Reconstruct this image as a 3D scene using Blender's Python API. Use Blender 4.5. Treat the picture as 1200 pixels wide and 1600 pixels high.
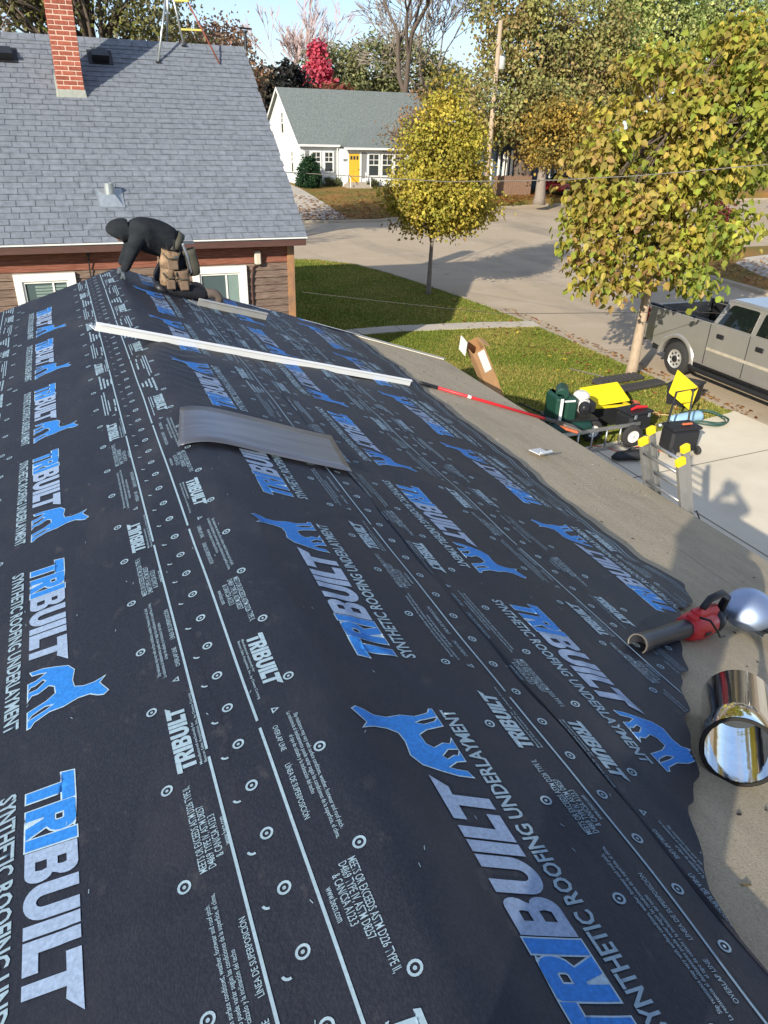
import bpy, bmesh, math, random
import numpy as np
from mathutils import Vector, Matrix
R_ = math.radians
random.seed(7); rng = np.random.default_rng(7)
sc = bpy.context.scene
COL = sc.collection
for o in list(bpy.data.objects): bpy.data.objects.remove(o)

# ------------------------------------------------------------------ camera, sky, sun, exposure
def cam_axes():
    f, v1, dx = 1150.0, (-535.0, -630.0), -65.0
    dy = (f * f + v1[0] * dx) / (-v1[1])
    y = np.array([v1[0], -v1[1], -f]); z = -np.array([dx, -dy, -f])
    y /= np.linalg.norm(y); z /= np.linalg.norm(z)
    return np.array([np.cross(y, z), y, z])
AX = cam_axes()
cd = bpy.data.cameras.new('camera'); cam = bpy.data.objects.new('camera', cd); COL.objects.link(cam)
cd.sensor_fit = 'VERTICAL'; cd.sensor_height = 36.0; cd.lens = 36.0 * 1150 / 1600
cd.clip_start = 0.05; cd.clip_end = 2000
M4 = Matrix([list(AX[0]), list(AX[1]), list(AX[2])]).to_4x4(); M4.translation = (0, 0, 5.0)
cam.matrix_world = M4
sc.camera = cam
SUN_EL, SUN_AZ = 22.6, 50.3          # elevation; azimuth the light travels towards, from +Y to +X
w = bpy.data.worlds.new('World'); sc.world = w; w.use_nodes = True
nt = w.node_tree; nt.nodes.clear()
N = nt.nodes.new; L = nt.links.new
wo = N('ShaderNodeOutputWorld'); bg = N('ShaderNodeBackground'); sky = N('ShaderNodeTexSky')
sky.sky_type = 'NISHITA'; sky.sun_disc = False
sky.sun_elevation = R_(SUN_EL); sky.sun_rotation = R_(SUN_AZ + 180)
sky.altitude = 200; sky.air_density = 1.0; sky.dust_density = .5; sky.ozone_density = 2.2
tc = N('ShaderNodeTexCoord'); mp = N('ShaderNodeMapping'); mp.inputs['Scale'].default_value = (2.2, 2.2, 7.0)
cn = N('ShaderNodeTexNoise'); cn.inputs['Scale'].default_value = 1.6; cn.inputs['Detail'].default_value = 7; cn.inputs['Roughness'].default_value = .62
cr = N('ShaderNodeValToRGB'); cr.color_ramp.elements[0].position = .34; cr.color_ramp.elements[1].position = .68
cr.color_ramp.elements[1].color = (.75, .75, .75, 1)
mx = N('ShaderNodeMixRGB'); mx.inputs[2].default_value = (4.7, 4.6, 4.6, 1)
L(tc.outputs['Generated'], mp.inputs[0]); L(mp.outputs[0], cn.inputs['Vector']); L(cn.outputs[0], cr.inputs[0])
L(cr.outputs[0], mx.inputs[0]); L(sky.outputs[0], mx.inputs[1]); tn = N('ShaderNodeMixRGB'); tn.blend_type = 'MULTIPLY'; tn.inputs[0].default_value = 1; tn.inputs[2].default_value = (.70, .77, .90, 1); L(mx.outputs[0], tn.inputs[1]); L(tn.outputs[0], bg.inputs[0]); L(bg.outputs[0], wo.inputs[0])
bg.inputs[1].default_value = 0.13
sl = bpy.data.lights.new('sun', 'SUN'); sun = bpy.data.objects.new('sun', sl); COL.objects.link(sun)
sl.energy = 4.0; sl.angle = R_(0.53); sl.color = (1.0, .93, .80)
ce = math.cos(R_(SUN_EL))
SD = Vector((math.sin(R_(SUN_AZ)) * ce, math.cos(R_(SUN_AZ)) * ce, -math.sin(R_(SUN_EL))))
sun.rotation_euler = SD.to_track_quat('-Z', 'Y').to_euler()
vs = sc.view_settings; vs.view_transform = 'Standard'; vs.look = 'None'; vs.gamma = 1; vs.use_curve_mapping = False
vs.exposure = 0.82
sc.render.engine = 'CYCLES'

# ------------------------------------------------------------------ materials
def S(r, g, b):
    f = lambda c: ((c / 255 + .055) / 1.055) ** 2.4 if c > 10 else c / 255 / 12.92
    return (f(r), f(g), f(b))
MATS = {}
def mat(name, col, rough=.7, metal=0., var=.12, scale=6., bump=0., bscale=60., spec=.5, col2=None, stretch=(1, 1, 1), objrand=0., attr=None, transl=0., detail=5, coat=0.):
    if name in MATS: return MATS[name]
    m = bpy.data.materials.new(name); m.use_nodes = True; t = m.node_tree; p = t.nodes['Principled BSDF']; MATS[name] = m
    n = t.nodes.new; l = t.links.new
    p.inputs['Roughness'].default_value = rough; p.inputs['Metallic'].default_value = metal
    p.inputs['Specular IOR Level'].default_value = spec
    if coat: p.inputs['Coat Weight'].default_value = coat; p.inputs['Coat Roughness'].default_value = .06
    g = n('ShaderNodeNewGeometry'); mpn = n('ShaderNodeMapping'); mpn.inputs['Scale'].default_value = stretch
    l(g.outputs['Position'], mpn.inputs[0])
    out = None
    if attr:
        a = n('ShaderNodeAttribute'); a.attribute_name = attr; out = a.outputs['Color']
    else:
        ns = n('ShaderNodeTexNoise'); ns.inputs['Scale'].default_value = scale; ns.inputs['Detail'].default_value = detail; ns.inputs['Roughness'].default_value = .6
        l(mpn.outputs[0], ns.inputs['Vector'])
        rp = n('ShaderNodeValToRGB'); rp.color_ramp.elements[0].position = .3; rp.color_ramp.elements[1].position = .7
        c1 = col2 if col2 else tuple(min(1, c * (1 + var)) for c in col)
        c0 = col if col2 else tuple(c * (1 - var) for c in col)
        rp.color_ramp.elements[0].color = (*c0, 1); rp.color_ramp.elements[1].color = (*c1, 1)
        l(ns.outputs[0], rp.inputs[0]); out = rp.outputs[0]
    if objrand:
        oi = n('ShaderNodeObjectInfo'); mr = n('ShaderNodeMapRange'); mr.inputs[3].default_value = 1 - objrand; mr.inputs[4].default_value = 1 + objrand
        hs = n('ShaderNodeHueSaturation'); l(oi.outputs['Random'], mr.inputs[0]); l(mr.outputs[0], hs.inputs['Value']); l(out, hs.inputs['Color']); out = hs.outputs[0]
    l(out, p.inputs['Base Color'])
    if bump:
        nb = n('ShaderNodeTexNoise'); nb.inputs['Scale'].default_value = bscale; nb.inputs['Detail'].default_value = 4
        l(mpn.outputs[0], nb.inputs['Vector'])
        bp = n('ShaderNodeBump'); bp.inputs['Strength'].default_value = bump; bp.inputs['Distance'].default_value = .01
        l(nb.outputs[0], bp.inputs['Height']); l(bp.outputs[0], p.inputs['Normal'])
    if transl:
        tr = n('ShaderNodeBsdfTranslucent'); ms = n('ShaderNodeMixShader'); ms.inputs[0].default_value = transl
        l(out, tr.inputs[0]); l(p.outputs[0], ms.inputs[1]); l(tr.outputs[0], ms.inputs[2]); l(ms.outputs[0], t.nodes['Material Output'].inputs[0])
    return m
def layered(name, rough, spec, layers, bumps, base):
    """base colour, then colour layers (col, scale, stretch, lo, hi, amount) and bump layers (scale, stretch, strength, distortion)"""
    m = bpy.data.materials.new(name); m.use_nodes = True; t = m.node_tree; n = t.nodes.new; l = t.links.new; p = t.nodes['Principled BSDF']; MATS[name] = m
    p.inputs['Roughness'].default_value = rough; p.inputs['Specular IOR Level'].default_value = spec
    g = n('ShaderNodeNewGeometry')
    def noise(scale, stretch, dist=0., det=5):
        mpn = n('ShaderNodeMapping'); mpn.inputs['Scale'].default_value = stretch; l(g.outputs['Position'], mpn.inputs[0])
        ns = n('ShaderNodeTexNoise'); ns.inputs['Scale'].default_value = scale; ns.inputs['Detail'].default_value = det; ns.inputs['Roughness'].default_value = .62; ns.inputs['Distortion'].default_value = dist; l(mpn.outputs[0], ns.inputs['Vector']); return ns.outputs[0]
    cur = n('ShaderNodeRGB'); cur.outputs[0].default_value = (*base, 1); out = cur.outputs[0]
    for col, scale, stretch, lo, hi, amt in layers:
        mr = n('ShaderNodeMapRange'); mr.inputs[1].default_value = lo; mr.inputs[2].default_value = hi; mr.inputs[3].default_value = 0; mr.inputs[4].default_value = amt; l(noise(scale, stretch), mr.inputs[0])
        mxn = n('ShaderNodeMixRGB'); mxn.inputs[2].default_value = (*col, 1); l(mr.outputs[0], mxn.inputs[0]); l(out, mxn.inputs[1]); out = mxn.outputs[0]
    l(out, p.inputs['Base Color']); nrm = None
    for scale, stretch, stg, dist in bumps:
        bp = n('ShaderNodeBump'); bp.inputs['Strength'].default_value = stg; bp.inputs['Distance'].default_value = .01; l(noise(scale, stretch, dist), bp.inputs['Height'])
        if nrm is not None: l(nrm, bp.inputs['Normal'])
        nrm = bp.outputs[0]
    if nrm is not None: l(nrm, p.inputs['Normal'])
    return m
def glassm(name, col, rough=.06):
    m = mat(name, col, rough, 0, .05, 3., spec=.9); return m

# ------------------------------------------------------------------ mesh helpers
class MB:
    def __init__(s): s.v = []; s.f = []; s.mi = []; s.cur = 0
    def add(s, vs, fs):
        b = len(s.v); s.v += [tuple(float(c) for c in v) for v in vs]; s.f += [tuple(i + b for i in f) for f in fs]; s.mi += [s.cur] * len(fs); return s
    def hexa(s, p):   # 8 points: bottom 4 ccw, top 4 ccw
        return s.add(p, [(3, 2, 1, 0), (4, 5, 6, 7), (0, 1, 5, 4), (1, 2, 6, 5), (2, 3, 7, 6), (3, 0, 4, 7)])
    def bx(s, x0, x1, y0, y1, z0, z1):
        return s.hexa([(x0, y0, z0), (x1, y0, z0), (x1, y1, z0), (x0, y1, z0), (x0, y0, z1), (x1, y0, z1), (x1, y1, z1), (x0, y1, z1)])
    def box(s, c, size, M=None):
        h = [q / 2 for q in size]; c = Vector(c); P = []
        for z in (-1, 1):
            for x, y in ((-1, -1), (1, -1), (1, 1), (-1, 1)):
                q = Vector((x * h[0], y * h[1], z * h[2])); P.append((M @ q if M else q) + c)
        return s.hexa(P)
    def rbox(s, c, size, r=.02, M=None):   # box with chamfered vertical and horizontal edges
        c = Vector(c); hx, hy, hz = (q / 2 for q in size); vs_ = []; rings = []
        for z, ins in ((-hz, r), (-hz + r, 0), (hz - r, 0), (hz, r)):
            a, b = hx - ins, hy - ins
            ring = [(-a + r, -b), (a - r, -b), (a, -b + r), (a, b - r), (a - r, b), (-a + r, b), (-a, b - r), (-a, -b + r)]
            rings.append(len(vs_)); vs_ += [Vector((x, y, z)) for x, y in ring]
        vs_ = [(M @ q if M else q) + c for q in vs_]
        fs = [tuple(range(7, -1, -1)), tuple(range(24, 32))]
        for k in range(3):
            for i in range(8): fs.append((k * 8 + i, k * 8 + (i + 1) % 8, k * 8 + 8 + (i + 1) % 8, k * 8 + 8 + i))
        return s.add(vs_, fs)
    def tube(s, pts, rad, n=8, cap=True):
        pts = [Vector(p) for p in pts]; rads = rad if hasattr(rad, '__len__') else [rad] * len(pts)
        vs_ = []; up0 = None
        for i, p in enumerate(pts):
            t = (pts[min(i + 1, len(pts) - 1)] - pts[max(i - 1, 0)])
            t = t.normalized() if t.length > 1e-9 else Vector((0, 0, 1))
            if up0 is None: up0 = t.orthogonal().normalized()
            a = (up0 - t * up0.dot(t)); a = a.normalized() if a.length > 1e-6 else t.orthogonal().normalized(); up0 = a
            b = t.cross(a)
            for k in range(n):
                an = 2 * math.pi * k / n; vs_.append(p + (a * math.cos(an) + b * math.sin(an)) * rads[i])
        fs = []
        for i in range(len(pts) - 1):
            for k in range(n):
                fs.append((i * n + k, i * n + (k + 1) % n, (i + 1) * n + (k + 1) % n, (i + 1) * n + k))
        if cap: fs.append(tuple(range(n - 1, -1, -1))); fs.append(tuple(range((len(pts) - 1) * n, len(pts) * n)))
        return s.add(vs_, fs)
    def lathe(s, c, axis, prof, n=20, cap=True):  # prof: (distance along axis, radius)
        c = Vector(c); ax = Vector(axis).normalized()
        a = ax.orthogonal().normalized(); b = ax.cross(a); vs_ = []
        for d, r in prof:
            for k in range(n):
                an = 2 * math.pi * k / n; vs_.append(c + ax * d + (a * math.cos(an) + b * math.sin(an)) * r)
        fs = []; m = len(prof)
        for i in range(m - 1):
            for k in range(n): fs.append((i * n + k, i * n + (k + 1) % n, (i + 1) * n + (k + 1) % n, (i + 1) * n + k))
        if cap: fs.append(tuple(range(n - 1, -1, -1))); fs.append(tuple(range((m - 1) * n, m * n)))
        return s.add(vs_, fs)
    def prism(s, poly, fn0, fn1):   # 2D outline -> two mapped copies joined by sides
        n = len(poly); vs_ = [fn0(*p) for p in poly] + [fn1(*p) for p in poly]
        return s.add(vs_, [tuple(range(n - 1, -1, -1)), tuple(range(n, 2 * n))] + [(i, (i + 1) % n, n + (i + 1) % n, n + i) for i in range(n)])
    def strip(s, rows):     # rows of equal-length point lists
        n = len(rows[0]); vs_ = [p for r in rows for p in r]
        return s.add(vs_, [(i * n + k, i * n + k + 1, (i + 1) * n + k + 1, (i + 1) * n + k) for i in range(len(rows) - 1) for k in range(n - 1)])
    def build(s, name, mats, parent=None, world=False, smooth=False, origin=None, bevel=0):
        me = bpy.data.meshes.new(name)
        off = Vector((0, 0, 0))
        if world and parent: off = ORG[parent.name]
        if origin is not None: off = Vector(origin)
        me.from_pydata([(x - off.x, y - off.y, z - off.z) for x, y, z in s.v], [], s.f)
        o = fin(name, me, mats, parent, smooth)
        if len(set(s.mi)) > 1: me.polygons.foreach_set('material_index', s.mi)
        if parent: ORG[o.name] = ORG[parent.name]
        if origin is not None: o.location = origin; ORG[o.name] = Vector(origin)
        if bevel:
            b = o.modifiers.new('b', 'BEVEL'); b.width = bevel; b.segments = 2; b.limit_method = 'ANGLE'
        return o
ORG = {}
def fin(name, me, mats, parent=None, smooth=False):
    for m in (mats if isinstance(mats, (list, tuple)) else [mats]): me.materials.append(m)
    if smooth: me.polygons.foreach_set('use_smooth', [True] * len(me.polygons))
    me.update()
    o = bpy.data.objects.new(name, me); COL.objects.link(o)
    if parent: o.parent = parent
    return o
def np_mesh(name, V, Fc, mats, parent=None, cols=None, mi=None, smooth=False):
    """V (n,3) array, Fc (m,k) array of equal-sided faces"""
    me = bpy.data.meshes.new(name); V = np.asarray(V, np.float32); Fc = np.asarray(Fc, np.int32); k = Fc.shape[1]
    me.vertices.add(len(V)); me.vertices.foreach_set('co', V.ravel())
    me.loops.add(Fc.size); me.loops.foreach_set('vertex_index', Fc.ravel())
    me.polygons.add(len(Fc)); me.polygons.foreach_set('loop_start', np.arange(0, Fc.size, k, dtype=np.int32))
    if mi is not None: me.polygons.foreach_set('material_index', np.asarray(mi, np.int32))
    me.update(calc_edges=True)
    if cols is not None:
        a = me.color_attributes.new('col', 'FLOAT_COLOR', 'POINT')
        a.data.foreach_set('color', np.concatenate([cols, np.ones((len(cols), 1))], 1).astype(np.float32).ravel())
    return fin(name, me, mats, parent, smooth)
def thing(name, label, cat, loc, group=None, rz=0.):
    o = bpy.data.objects.new(name, None); COL.objects.link(o); o.location = loc; o.rotation_euler = (0, 0, rz)
    o.empty_display_size = .1
    ORG[o.name] = Vector(loc); return tag(o, label, cat, group)
def tag(o, label, cat, group=None):
    o['label'] = label; o['category'] = cat
    if group: o['group'] = group
    return o
def struct(o): o['kind'] = 'structure'; return o
def stuff(o): o['kind'] = 'stuff'; return o
def link(name, me, parent, loc=(0, 0, 0), rot=(0, 0, 0), scale=(1, 1, 1)):
    o = bpy.data.objects.new(name, me); COL.objects.link(o); o.parent = parent; o.location = loc; o.rotation_euler = rot; o.scale = scale
    ORG[o.name] = ORG[parent.name]; return o
def eval_mesh(tmp):
    bpy.context.view_layer.update()
    dg = bpy.context.evaluated_depsgraph_get(); e = tmp.evaluated_get(dg)
    return bpy.data.meshes.new_from_object(e)
def skin_body(name, joints, edges, root, m, parent, sub=2):
    names = list(joints); me = bpy.data.meshes.new(name + '_src')
    me.from_pydata([joints[k][0] for k in names], [(names.index(a), names.index(b)) for a, b in edges], [])
    t = bpy.data.objects.new(name + '_src', me); COL.objects.link(t)
    t.modifiers.new('s', 'SKIN'); sd = t.modifiers.new('d', 'SUBSURF'); sd.levels = sub
    lay = me.skin_vertices[0] if len(me.skin_vertices) else None
    if lay is None:
        bm = bmesh.new(); bm.from_mesh(me); bm.verts.layers.skin.verify(); bm.to_mesh(me); bm.free(); lay = me.skin_vertices[0]
    for i, k in enumerate(names):
        r = joints[k][1]; r = r if hasattr(r, '__len__') else (r, r)
        lay.data[i].radius = r; lay.data[i].use_root = (k == root)
    res = eval_mesh(t); bpy.data.objects.remove(t); bpy.data.meshes.remove(me)
    res.materials.clear(); o = fin(name, res, m, parent, True); ORG[o.name] = ORG[parent.name]; return o

# ================================================================== THE GROUND
ZS = -0.12
m_grass = mat('lawn', S(108, 118, 52), .95, 0, .1, 1.1, .35, 40., spec=.15, col2=S(150, 142, 74), detail=8)
m_grassfar = mat('lawn_far', S(104, 104, 52), .95, 0, .1, .5, .3, 30., spec=.1, col2=S(152, 112, 66), detail=8)
m_street = layered('street_asphalt', .9, .2, [(S(182, 166, 144), 60., (1, 1, 1), .4, .7, .6), (S(132, 120, 106), .35, (1, .25, 1), .5, .72, .6), (S(196, 180, 158), .9, (.5, 1, 1), .5, .75, .5), (S(116, 104, 92), 2.6, (1, 1, 1), .62, .74, .5)], [(90., (1, 1, 1), .25, 0.)], S(178, 160, 134))
m_conc = mat('driveway_concrete', S(204, 192, 168), .85, 0, .1, .7, .15, 120., spec=.25, col2=S(224, 212, 188), detail=8)
m_walk = mat('walk_concrete', S(176, 166, 150), .88, 0, .1, .8, .2, 80., spec=.3, col2=S(196, 186, 168), detail=8)
b = MB().add([(-700, -700, -.2), (700, -700, -.2), (700, 900, -.2), (-700, 900, -.2)], [(0, 1, 2, 3)])
o = struct(b.build('ground', m_grassfar))
b = MB().add([(-80, -60, ZS), (90, -60, ZS), (90, 90, ZS), (-80, 90, ZS)], [(0, 1, 2, 3)])
struct(b.build('street', m_street))
def slab(name, poly, m, z0, z1, kind='structure'):
    b = MB().prism(poly, lambda x, y: (x, y, z0), lambda x, y: (x, y, z1)); o = b.build(name, m); o['kind'] = kind; return o
curve = [(11.86, 16.5), (11.85, 18.2), (11.72, 20.1), (11.45, 22.1), (11.15, 24.2), (10.75, 26.3), (10.2, 28.0), (9.2, 29.2), (7.6, 29.75), (-60, 29.9)]
lawn_poly = [(-60, 9.75), (7.0, 9.62), (9.0, 9.75), (11.86, 10.25)] + curve
slab('lawn', lawn_poly, m_grass, -.19, 0.0)
slab('side_yard', [(-60, -50), (4.0, -50), (4.0, 9.61), (-60, 9.74)], m_grass, -.19, 0.0)
drive = [(4.0, -9.0), (11.9, -9.0), (11.95, 10.24), (9.0, 9.74), (7.0, 9.61), (4.0, 9.61)]
dr = slab('driveway', drive, m_conc, -.19, 0.015)
# control joints of the driveway: slabs are separate panels
def panel_pts():
    pass
m_joint = mat('joint_dark', S(120, 112, 98), .95, 0, .1, 8)
for k, (a, c) in enumerate([((4.0, 8.15), (11.93, 8.55)), ((4.0, 5.1), (11.93, 5.4)), ((7.95, -9), (8.0, 9.65))]):
    a = Vector((*a, .0185)); c = Vector((*c, .0185)); d = (c - a).normalized(); n = Vector((-d.y, d.x, 0)) * .011
    b = MB().add([a - n, c - n, c + n, a + n], [(0, 1, 2, 3)]); jo = b.build('control_joint', m_joint); jo.parent = dr
# kerb along the near lot
m_kerb = mat('kerb_concrete', S(170, 156, 134), .9, 0, .12, 1.5, .2, 60., spec=.25)
def kerb(name, line, wd=.16, top=.02):
    b = MB(); rows = []
    P = [Vector((*p, 0)) for p in line]
    for i, p in enumerate(P):
        d = (P[min(i + 1, len(P) - 1)] - P[max(i - 1, 0)]).normalized(); n = Vector((d.y, -d.x, 0))
        a = p + n * .004; c = p + n * wd
        rows.append([(a.x, a.y, -.18), (a.x, a.y, top), (c.x - n.x * .03, c.y - n.y * .03, top), (c.x, c.y, top - .03), (c.x, c.y, -.18)])
    b.strip(rows); return struct(b.build(name, m_kerb))
kerb('kerb', curve)
kerb('kerb', [(11.86, 10.3), (11.86, 16.5)])
# concrete garden path from the street to the house
wpts = [(12.02, 17.62), (10.6, 17.9), (9.2, 18.08), (8.0, 18.22), (6.8, 18.2), (5.6, 17.9), (4.6, 17.2), (4.2, 16.2)]
wk = struct(bpy.data.objects.new('garden_path', None)); COL.objects.link(wk); ORG[wk.name] = Vector((0, 0, 0))
for i in range(len(wpts) - 1):
    a = Vector((*wpts[i], 0)); c = Vector((*wpts[i + 1], 0)); d = (c - a).normalized()
    def off(i):
        p = Vector((*wpts[i], 0)); dd = (Vector((*wpts[min(i + 1, len(wpts) - 1)], 0)) - Vector((*wpts[max(i - 1, 0)], 0))).normalized()
        return p, Vector((-dd.y, dd.x, 0)) * .3
    p0, n0 = off(i); p1, n1 = off(i + 1); g = d * .012
    q = [p0 - n0 + g, p1 - n1 - g, p1 + n1 - g, p0 + n0 + g]
    b = MB().hexa([(v.x, v.y, -.05) for v in q] + [(v.x, v.y, .022 + .004 * (i % 2)) for v in q]); b.build('paving_slab', m_walk, wk)
# lots on the other side
def far_z(y): return 0.62 * min(1, max(0, (y - 42.5) / 11.0)) ** 0.8
fedge = [(-60, 41.6), (12, 41.4), (16.5, 41.2), (21, 43.0), (27.5, 46.6), (33, 48.0), (80, 52)]
rows = []
for t in [0, .03, .15, .3, .45, .6, .8, 1.0, 1.6, 4.0, 30.0]:
    rows.append([(x, y + t * 14, far_z(y + t * 14)) for x, y in fedge])
b = MB(); b.strip([[(x, y, -.19) for x, y in fedge]] + rows); struct(b.build('far_lawn', m_grassfar))
kerb('kerb', [(x, y - .02) for x, y in fedge][::-1][::-1])
slab('corner_lot', [(22.5, -60), (22.6, 18), (23.0, 22.5), (24.2, 25.4), (26.5, 27.2), (30, 28), (80, 29), (80, -60)], m_grassfar, -.19, 0.02)
kerb('kerb', [(80, 29), (30, 28), (26.5, 27.2), (24.2, 25.4), (23.0, 22.5), (22.6, 18), (22.5, -20)][::-1][::-1])
slab('corner_pavement', [(24.4, -60), (24.5, 18), (24.9, 22.0), (26.2, 24.4), (27.8, 25.4), (30.5, 26.0), (80, 27), (80, 25.8), (30.8, 24.8), (28.4, 24.3), (27.3, 23.4), (26.2, 21.4), (25.8, 18), (25.7, -60)], m_walk, -.1, .035)
b = MB(); b.strip([[(12.3 + .1 * k, 41.5 + k * 1.1, far_z(41.5 + k * 1.1) + .03), (15.0 + .06 * k, 41.45 + k * 1.1, far_z(41.45 + k * 1.1) + .03)] for k in range(15)]); struct(b.build('far_driveway', m_walk))
# ---- grass blades and fallen leaves (stuff)
def inpoly(P, poly):
    x, y = P[:, 0], P[:, 1]; r = np.zeros(len(P), bool); n = len(poly)
    for i in range(n):
        x0, y0 = poly[i]; x1, y1 = poly[(i + 1) % n]
        c = ((y0 > y) != (y1 > y)) & (x < (x1 - x0) * (y - y0) / (y1 - y0 + 1e-12) + x0); r ^= c
    return r
m_blade = mat('grass_blade', (0, 0, 0), .8, attr='col', transl=.3, spec=.2)
m_leaf = mat('leaf', (0, 0, 0), .6, attr='col', transl=.38, spec=.3)
def pal(cols, n, p=None, jit=.18):
    c = np.array([S(*q) for q in cols]); i = rng.choice(len(c), n, p=p)
    return np.clip(c[i] * (1 + rng.normal(0, jit, (n, 1))) * (1 + rng.normal(0, .06, (n, 3))), .002, .95)
def blades(name, poly, n, box, h=(.025, .06)):
    P = np.c_[rng.uniform(box[0], box[1], n), rng.uniform(box[2], box[3], n)]; P = P[inpoly(P, poly)]
    hp = np.zeros(len(P), bool)
    for i in range(len(wpts) - 1):
        a = np.array(wpts[i]); d = np.array(wpts[i + 1]) - a; t = np.clip(((P - a) @ d) / (d @ d), 0, 1)
        hp |= np.linalg.norm(P - a - t[:, None] * d, axis=1) < .34
    P = P[~hp]; n = len(P)
    hh = rng.uniform(*h, n); an = rng.uniform(0, 6.28, n); wd = rng.uniform(.006, .013, n); ln = rng.uniform(.01, .04, n); la = rng.uniform(0, 6.28, n)
    V = np.zeros((n, 3, 3)); V[:, 0, :2] = P + np.c_[np.cos(an), np.sin(an)] * wd[:, None]; V[:, 1, :2] = P - np.c_[np.cos(an), np.sin(an)] * wd[:, None]
    V[:, 2, :2] = P + np.c_[np.cos(la), np.sin(la)] * ln[:, None]; V[:, 2, 2] = hh
    big = .5 + .5 * np.sin(P[:, 0] * 1.3 + np.sin(P[:, 1] * .9) * 2) * np.sin(P[:, 1] * 1.1 + 1.7)
    c0 = pal([(94, 116, 40), (118, 134, 50), (138, 144, 64)], n); c1 = pal([(166, 152, 82), (182, 164, 96), (142, 138, 68)], n)
    pk = (rng.random(n) < np.clip(big * .75, .08, .7))[:, None]; c = np.where(pk, c1, c0)
    return stuff(np_mesh(name, V.reshape(-1, 3), np.arange(3 * n).reshape(-1, 3), m_blade, cols=np.repeat(c, 3, 0)))
g1 = blades('grass', lawn_poly, 190000, (4.2, 11.9, 9.6, 18.2)); tag(g1, 'short green and straw grass of the corner lawn', 'grass')
g2 = blades('grass', lawn_poly, 90000, (4.2, 11.9, 18.2, 29.5), (.03, .07)); tag(g2, 'mown grass around the small maple beyond the path', 'grass')
def litter(name, label, pts, cols, size, p=None):
    n = len(pts); an = rng.uniform(0, 6.28, n); s = rng.uniform(*size, n); u = np.c_[np.cos(an), np.sin(an), rng.uniform(-.3, .3, n)]; v = np.c_[-np.sin(an), np.cos(an), rng.uniform(-.3, .3, n)]
    V = np.stack([pts + u * s[:, None], pts + v * s[:, None] * .7, pts - u * s[:, None], pts - v * s[:, None] * .7], 1)
    V[:, :, 2] += .02
    return tag(stuff(np_mesh(name, V.reshape(-1, 3), np.arange(4 * n).reshape(-1, 4), m_leaf, cols=np.repeat(pal(cols, n, p), 4, 0))), label, 'leaves')
dry = [(176, 120, 66), (150, 94, 50), (196, 150, 80), (120, 78, 46)]
n = 700; P = np.c_[rng.normal(11.2, .8, n), rng.uniform(10.2, 29, n), np.full(n, .03)]; P = P[inpoly(P, lawn_poly)]
litter('fallen_leaves', 'dry leaves scattered on the near lawn along the kerb', P, dry + [(210, 186, 70)], (.03, .06))
n = 5200; x = rng.uniform(12, 34, n); y = 41.4 + np.maximum(0, (x - 17) * .42) + np.abs(rng.normal(0, 4.0, n)) + .1
P = np.c_[x, y, [far_z(q) + .03 for q in y]]; litter('fallen_leaves', 'orange brown leaves covering the lawn of the white house', P, dry, (.05, .12))
n = 3500; P = np.c_[23.0 + np.abs(rng.normal(0, 3.5, n)), rng.uniform(8, 25, n), np.full(n, .06)]
litter('fallen_leaves', 'rust coloured leaves on the corner lot across the street', P, dry + [(190, 140, 60)], (.04, .09))
n = 420; P = np.c_[rng.uniform(12.05, 12.6, n) - np.maximum(0, rng.uniform(18, 29, n) - 40), rng.uniform(10, 20, n), np.full(n, ZS + .01)]
litter('fallen_leaves', 'brown leaves lying in the gutter along the kerb', P, dry, (.03, .06))
# ================================================================== THE GARAGE
XR, ZR, SL, UE, YF, YN = .4725, 3.5, .331, 3.96, 8.55, -2.4
m_white = mat('white_paint', S(226, 224, 216), .45, 0, .04, 3., spec=.5)
m_gsid = mat('garage_siding', S(196, 192, 182), .7, 0, .06, 3.)
m_deck = mat('roof_deck_wood', S(150, 132, 104), .85, 0, .2, 5., .2, 40., stretch=(6, .6, 6))
gar = thing('garage', 'low gabled garage whose roof fills the foreground', 'garage', (XR, 3.0, 0))
def rz_(u): return ZR - SL * (math.sqrt(u * u + .0012) - .0346)
for s in (-1, 1):
    b = MB(); b.bx(XR + s * 3.62 - .07, XR + s * 3.62 + .07, YN + .3, YF - .25, 0, ZR - SL * 3.62 - .12); b.build('side_wall', m_gsid, gar, True)
for yy in (YN + .3, YF - .25):
    b = MB().prism([(-3.68, .0), (3.68, .0), (3.68, ZR - SL * 3.68 - .12), (0, ZR - .14), (-3.68, ZR - SL * 3.68 - .12)], lambda x, z: (XR + x, yy - .06, z), lambda x, z: (XR + x, yy + .06, z)); b.build('gable_wall', m_gsid, gar, True)
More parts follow.
